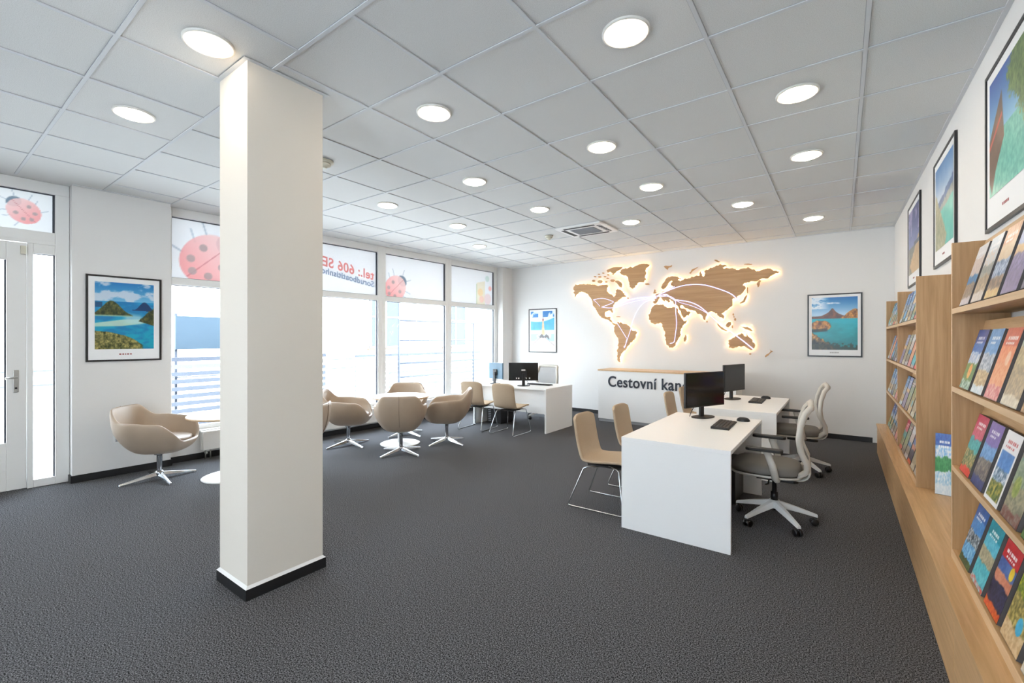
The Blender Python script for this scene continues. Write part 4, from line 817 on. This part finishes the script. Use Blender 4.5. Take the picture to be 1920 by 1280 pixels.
    K = [(-0.04, 0.366, 0.08), (-0.13, 0.362, 0.12), (-0.200, 0.376, 0.155), (-0.236, 0.42, 0.172), (-0.240, 0.48, 0.178), (-0.222, 0.53, 0.180)]
    mb.grid(lambda i, j: (K[i][0]-0.004, K[i][2]*(j/8*2-1), K[i][1]), 6, 9); mb.build('lumbar_shell', 'frameplastic', r, solid=0.02, sub=1)
    for sg in (-1, 1):
        mb = MB(); P = [(-0.03, sg*0.10, 0.372), (-0.03, sg*0.22, 0.374), (-0.022, sg*0.262, 0.40), (0.0, sg*0.270, 0.50), (0.035, sg*0.270, 0.598)]
        mb.tube(P, [0.020, 0.020, 0.024, 0.026, 0.024], 8, flat=0.55, up=(0, 1, 0)); ar = mb.build('armrest', 'frameplastic', r)
        mb = MB(); mb.prism([(-0.05, sg*0.270-0.036), (0.15, sg*0.270-0.034), (0.175, sg*0.270-0.02), (0.175, sg*0.270+0.02), (0.15, sg*0.270+0.034), (-0.05, sg*0.270+0.036), (-0.07, sg*0.270+0.02), (-0.07, sg*0.270-0.02)], 0.600, 0.622); mb.build('arm_pad', 'blacksoft', ar, bevel=0.006)
    return r
oc0 = make_office((-0.425, 4.08, 0), math.radians(183), 'greige swivel office chair at the nearest desk')
dup(oc0, (-0.365, 5.84, 0), math.radians(186), 'greige swivel office chair at the desk before the reception counter')
dup(oc0, (-4.40, 6.94, 0), math.radians(-90), 'swivel office chair behind the window-side desk, back showing beside the monitor')

# ------------------------------------------------------------------ oak cabinets along the right wall
CXF, CZ = 0.364, 0.37
edges = [1.20, 1.85, 2.50, 3.15, 3.80, 4.45, 5.10, 5.75, 6.40, 7.30]
cabw = ['nearest', 'second', 'third', 'fourth', 'fifth', 'sixth', 'seventh', 'eighth']
for k in range(9):
    a, b = edges[k], edges[k+1]; i = k
    lab = 'low oak cabinet, %s' % (['at the bottom right picture edge, nearest of the row', 'second nearest of the row', 'third nearest of the row', 'fourth from the camera, just below the gap between shelf units', 'fifth from the camera', 'fourth from the back wall', 'third from the back wall', 'second from the back wall', 'last of the row, closest to the back wall'][k])
    xb = rwx(b)-0.003; r = empty('low_cabinet', ((CXF+xb)/2, (a+b)/2, 0), 0, lab, 'cabinet', 'low oak cabinets along the right wall')
    mb = MB(); mb.box(CXF+0.019, xb, a+0.001, b-0.001, 0.0, CZ-0.022); mb.build('body', 'oakh', r, True)
    mb = MB(); mb.box(CXF, CXF+0.018, a+0.0015, b-0.0015, 0.004, CZ-0.024); mb.build('door', 'oakh', r, True, bevel=0.0012)
mb = MB(); mb.hexa([(CXF-0.008, 1.2, CZ-0.021), (rwx(1.2)-0.003, 1.2, CZ-0.021), (rwx(7.31)-0.003, 7.31, CZ-0.021), (CXF-0.008, 7.31, CZ-0.021), (CXF-0.008, 1.2, CZ), (rwx(1.2)-0.003, 1.2, CZ), (rwx(7.31)-0.003, 7.31, CZ), (CXF-0.008, 7.31, CZ)])
tag(mb.build('cabinet_top', 'oakh', bevel=0.0015), 'long oak worktop lying on the low cabinets along the right wall', 'worktop')
# brochure shelf units
XS = 0.435
def shelf_unit(name, panels, y_open, ztop, shelves, label, side_near):
    y0, y1 = y_open, panels[-1]; xb = rwx(y1)-0.004
    r = empty(name, ((XS+xb)/2, (y0+y1)/2, CZ), 0, label, 'bookcase', 'oak brochure shelves')
    for p in panels:
        xp = rwx(p+0.01)-0.002; mb = MB(); mb.box(XS, xp, p-0.009, p+0.009, CZ+0.0005, ztop); pn = mb.build('upright', 'oak', r, True)
        mb = MB(); mb.box(XS-0.0012, XS, p-0.009, p+0.009, CZ+0.0005, ztop); mb.build('edge_band', 'oakedge', pn, True)
    seg = sorted([y0]+list(panels)); seg = [s for s in seg]
    for a, b in zip(seg, seg[1:]):
        a2 = a+(0.009 if a in panels else 0); b2 = b-0.009
        if b2-a2 < 0.05: continue
        for z in shelves:
            t = 0.025 if z > CZ+0.06 else 0.044
            mb = MB(); mb.box(XS+0.001, xb, a2, b2, z-t, z); sh = mb.build('shelf', 'oakh', r, True)
            mb = MB(); mb.box(XS-0.0008, XS+0.001, a2, b2, z-t, z); mb.build('edge_band', 'oakedge', sh, True)
            mb = MB(); h_ = min(0.315, ztop-z-0.012) if label.find('two-bay') > 0 else 0.315; dx = 0.068; x = XS+0.045
            mb.hexa([(x, a2, z+0.001), (x+0.012, a2, z+0.001), (x+0.012, b2, z+0.001), (x, b2, z+0.001), (x+dx, a2, z+h_), (x+dx+0.012, a2, z+h_), (x+dx+0.012, b2, z+h_), (x+dx, b2, z+h_)]); mb.build('slanted_back', 'oakh', r, True)
    return r
SH = [0.415, 0.822, 1.203, 1.578]
PA = 3.035
shelf_unit('brochure_shelf', [PA], 1.35, 1.897, SH, 'oak brochure shelf unit nearest the camera at the right picture edge', True)
PB = [4.33, 5.657, 6.98]
shelf_unit('brochure_shelf', PB, 4.33, 1.882, SH, 'oak two-bay brochure shelf unit farther along the right wall', True)

# ------------------------------------------------------------------ brochures
BH, BW, BT = 0.272, 0.178, 0.022
sky, sea, city, tan_, grn = (150, 190, 226), (40, 130, 190), (120, 110, 110), (206, 182, 150), (70, 120, 60)
ROWS = {
 3: [('with pale sky over blue sea', [(0, (214, 206, 204), (190, 180, 190)), (0.12, (110, 96, 84), (176, 150, 120)), (0.36, (30, 110, 170), (60, 150, 205)), (0.50, (205, 190, 186), (232, 216, 206)), (0.8, (224, 226, 232), (238, 238, 240))], None),
     ('with hazy coast town', [(0, (222, 214, 206), (206, 190, 176)), (0.15, (150, 128, 100), (202, 176, 140)), (0.4, (130, 140, 140), (180, 176, 160)), (0.58, (226, 206, 190), (206, 222, 232)), (0.8, (206, 218, 228), (226, 232, 236))], None),
     ('with orange sky over a city', [(0, (230, 206, 140), (222, 180, 120)), (0.12, (120, 100, 84), (180, 150, 120)), (0.3, (70, 104, 150), (206, 217, 232)), (0.52, (226, 196, 160), (234, 210, 180)), (0.75, (222, 160, 120), (240, 206, 176))], None),
     ('with lilac field', [(0, (128, 116, 150), (150, 136, 176)), (0.3, (110, 100, 140), (160, 146, 190)), (0.5, (216, 176, 120), (226, 196, 150)), (0.62, (130, 150, 200), (160, 176, 216))], None),
     ('with grey blue dusk', [(0, (90, 90, 110), (130, 120, 140)), (0.4, (140, 150, 180), (180, 180, 200))], None)],
 2: [('blue with orange flowers', [(0, (60, 120, 90), (200, 220, 210)), (0.14, (60, 110, 60), (110, 150, 70)), (0.44, (150, 180, 216), (226, 232, 240)), (0.62, (30, 100, 180), (60, 130, 200)), (0.78, (10, 70, 150), (24, 86, 168))], (0.5, 0.30, 0.17, (226, 120, 40), (240, 190, 90))),
     ('light blue with a white mountain', [(0, (226, 232, 236), (190, 210, 220)), (0.12, (170, 140, 90), (220, 200, 160)), (0.36, (120, 140, 160), (210, 216, 224)), (0.62, (70, 140, 200), (110, 170, 220))], None),
     ('orange with a statue', [(0, (206, 90, 100), (236, 190, 180)), (0.2, (230, 140, 90), (240, 176, 130)), (0.5, (226, 120, 80), (240, 160, 110)), (0.75, (206, 84, 50), (222, 104, 66))], (0.7, 0.58, 0.13, (240, 190, 160), (250, 216, 190))),
     ('tan and sage with an old wall', [(0, (200, 190, 170), (226, 220, 200)), (0.14, (150, 136, 110), (196, 176, 140)), (0.5, (170, 150, 110), (206, 190, 150)), (0.75, (150, 160, 150), (190, 196, 180))], None),
     ('brown with ruins', [(0, (120, 90, 60), (190, 150, 110)), (0.5, (180, 170, 150), (210, 200, 180))], None)],
 1: [('magenta and teal', [(0, (216, 66, 56), (230, 90, 70)), (0.12, (50, 90, 50), (200, 176, 120)), (0.40, (40, 150, 160), (90, 190, 190)), (0.60, (190, 60, 90), (216, 100, 130)), (0.82, (190, 26, 80), (206, 50, 100))], None),
     ('purple with cliffs', [(0, (50, 60, 110), (76, 84, 140)), (0.16, (90, 84, 90), (160, 150, 130)), (0.44, (80, 140, 200), (130, 180, 226)), (0.66, (110, 90, 170), (126, 104, 184))], None),
     ('white with red number and framed photo', [(0, (200, 180, 90), (60, 90, 50)), (0.3, (70, 110, 140), (220, 226, 236)), (0.48, (50, 120, 196), (90, 150, 214))], 'white'),
     ('teal and green with a round rock', [(0, (120, 60, 50), (150, 140, 130)), (0.14, (120, 120, 100), (176, 170, 140)), (0.45, (110, 130, 110), (160, 176, 150)), (0.75, (60, 150, 140), (210, 90, 90))], (0.3, 0.42, 0.18, (120, 140, 60), (180, 190, 110))),
     ('green forest', [(0, (50, 80, 40), (110, 140, 80)), (0.6, (130, 170, 200), (170, 200, 220))], None)],
 0: [('deep blue with a white bay village', [(0, (40, 60, 40), (90, 120, 60)), (0.12, (60, 140, 200), (150, 206, 236)), (0.36, (50, 60, 70), (200, 206, 210)), (0.56, (50, 120, 190), (80, 150, 210)), (0.8, (20, 84, 160), (36, 100, 176))], None),
     ('turquoise with cliffs and red corner', [(0, (206, 60, 50), (180, 220, 220)), (0.08, (60, 170, 190), (110, 206, 216)), (0.36, (150, 140, 110), (200, 190, 160)), (0.58, (70, 170, 200), (110, 200, 220)), (0.78, (10, 140, 160), (30, 156, 176))], None),
     ('red topped with sunset and yellow tag', [(0, (206, 60, 40), (230, 120, 40)), (0.12, (26, 26, 50), (60, 60, 100)), (0.42, (200, 120, 90), (220, 150, 120)), (0.55, (60, 90, 160), (90, 120, 180)), (0.74, (190, 30, 40), (206, 46, 54))], (0.8, 0.66, 0.12, (236, 200, 40), (244, 214, 70))),
     ('leafy green and sandy', [(0, (196, 160, 110), (226, 200, 160)), (0.25, (120, 110, 60), (206, 186, 110)), (0.6, (60, 90, 30), (190, 190, 60))], (0.65, 0.3, 0.15, (60, 170, 210), (90, 190, 226))),
     ('white edged beach', [(0, (226, 226, 226), (200, 190, 170)), (0.4, (60, 150, 190), (120, 190, 210))], None)]}
shelfname = {0: 'bottom', 1: 'second lowest', 2: 'second highest', 3: 'top'}
nth = ['first', 'second', 'third', 'fourth', 'fifth', 'sixth']
def brochure(loc, img, label, group, w_=BW, h_=BH, tilt=14.5, rz=0, t_=BT):
    """stands on its lower edge, cover faces local -x, leaning back towards +x"""
    r = empty('brochure', loc, rz, label, 'brochure', group); ct_, st_ = math.cos(math.radians(tilt)), math.sin(math.radians(tilt))
    R = lambda x, y, z: (x*ct_+z*st_, y, z*ct_-x*st_+t_*st_)
    mb = MB(); v = [(0, -w_/2, 0), (t_, -w_/2, 0), (t_, w_/2, 0), (0, w_/2, 0), (0, -w_/2, h_), (t_, -w_/2, h_), (t_, w_/2, h_), (0, w_/2, h_)]; mb.hexa([R(*p) for p in v]); mb.build('pages', 'bookside', r)
    painted('front_cover', img, lambda a, b: R(-0.0008, w_/2-w_*a, h_*b), 'cover', r); return r
XB = XS+0.008
protos = {}
for row in (3, 2, 1, 0):
    for k, (desc, bands, extra) in enumerate(ROWS[row]):
        blob = extra if isinstance(extra, tuple) else None
        img = cover_img(bands, 10*row+k+3, blob=blob, border=(238, 238, 240) if extra == 'white' else None, title=(200, 60, 70) if extra == 'white' else (248, 248, 250), nu=44, nv=64)
        y = PA-0.205-k*0.222; z = SH[row]+0.0005
        lab = 'brochure %s, %s on the %s shelf, nearest unit' % (desc, nth[k], shelfname[row])
        b = brochure((XB, y, z), img, lab, 'brochures on the nearest shelf unit'); protos[(row, k)] = b
far = [protos[(r_, k)] for r_ in (3, 2, 1, 0) for k in range(4)]
rng = random.Random(5)
for bay, (a, b_) in enumerate([(PB[0], PB[1]), (PB[1], PB[2])]):
    for row in range(4):
        n = 6; step = (b_-a-0.06)/n
        for k in range(n):
            src = far[rng.randrange(16)]; y = b_-0.03-step*(k+0.5); lab = 'brochure, %s from back on %s shelf, %s bay of farther unit' % (nth[k], shelfname[row], ['near', 'far'][bay])
            dup(src, (XB, y, SH[row]+0.0005), 0, lab, 'brochures on the farther shelf unit')
img = cover_img([(0, (228, 236, 240), (206, 222, 232)), (0.16, (236, 240, 242), (150, 196, 220)), (0.38, (40, 130, 60), (70, 160, 80)), (0.62, (120, 180, 226), (236, 240, 244)), (0.80, (40, 80, 170), (60, 110, 190))], 77, nu=36, nv=80)
brochure((0.562, 4.205, CZ+0.0005), img, 'tall blue and green leaflet standing on the worktop between the two shelf units', 'display leaflet', w_=0.088, h_=0.415, tilt=4, rz=math.radians(76), t_=0.006)

# ------------------------------------------------------------------ street outside (bright daylight)
mb = MB(); mb.box(-30, -6.78, -14, 26, -0.35, -0.22); struct(mb.build('pavement', 'pave'))
bd = empty('opposite_building', (-16, 6, -0.22), 0, 'pale sunlit building across the street, seen through the windows', 'building')
mb = MB(); mb.box(-18, -15, -13, 24, -0.22, 4.6); mb.build('facade', 'plaster_out', bd, True)
for k in range(8):
    y = -9.5+k*4.1; mb = MB(); mb.box(-15.0, -14.94, y, y+1.5, 1.1, 3.1); wn = mb.build('window', 'grey_out', bd, True)
    mb = MB()
    for q in (0, 0.72, 1.44): mb.box(-14.94, -14.90, y+q, y+q+0.06, 1.1, 3.1)
    for q in (1.1, 2.3, 3.04): mb.box(-14.93, -14.91, y+0.061, y+1.439, q+0.002, q+0.058)
    mb.build('glazing_bars', 'plaster_out', wn, True)
    mb = MB(); mb.box(-14.999, -14.86, y-0.15, y+1.65, 3.12, 3.22); mb.box(-14.999, -14.86, y-0.1, y+1.6, 1.0, 1.08); mb.build('window_sill', 'brown_out', wn, True)
for q in (0.35, 0.68): mb = MB(); mb.box(-14.998, -14.96, -13, 24, q, q+0.035); mb.build('string_course', 'grey_out', bd, True)
mb = MB(); mb.box(-14.998, -14.90, -13, 24, 3.55, 3.68); mb.build('cornice', 'brown_out', bd, True)
def slat_fence(x, y0, y1, z0, z1, n, label, vert=True):
    r = empty('slatted_barrier', (x, (y0+y1)/2, -0.22), 0, label, 'barrier', 'slatted barriers in the street'); mb = MB()
    for k in range(n): z = z0+(z1-z0)*k/n; mb.box(x-0.02, x+0.02, y0, y1, z, z+(z1-z0)/n*0.55)
    mb.build('slats', 'slat_out', r, True); mb = MB(); mb.box(x-0.04, x+0.04, y0, y1, z1, z1+0.07); mb.build('top_rail', 'grey_out', r, True)
    for y in np.arange(y0, y1+0.01, (y1-y0)/4): mb = MB(); mb.box(x-0.05, x-0.021, y-0.03, y+0.03, -0.22, z1); mb.build('post', 'plaster_out', r, True)
slat_fence(-9.2, 2.2, 5.6, -0.1, 1.05, 9, 'pale slatted barrier outside the window left of the column')
slat_fence(-10.4, 7.2, 14.5, -0.1, 0.95, 8, 'pale slatted barrier outside the windows behind the round table')
sg = empty('blue_street_panel', (-9.6, 3.7, -0.22), 0, 'faded blue panel outside the window left of the column', 'panel')
mb = MB(); mb.box(-9.62, -9.58, 2.95, 4.3, 1.25, 1.85); mb.build('board', 'blue_out', sg, True)
for y in (2.95, 4.26): mb = MB(); mb.box(-9.66, -9.62, y, y+0.04, -0.22, 1.9); mb.build('post', 'grey_out', sg, True)
fr_ = empty('scaffold_frame', (-10.1, 10, -0.22), 0, 'thin pale metal frame outside the middle window', 'frame')
for y in (8.4, 10.2, 11.6, 13.0): mb = MB(); mb.tube([(-10.1, y, -0.22), (-10.1, y, 2.0)], 0.03, 8); mb.build('post', 'grey_out', fr_, True)
for z in (0.35, 0.75, 1.4, 1.97): mb = MB(); mb.tube([(-10.1, 8.4, z), (-10.1, 13.0, z)], 0.025, 8); mb.build('rail', 'grey_out', fr_, True)
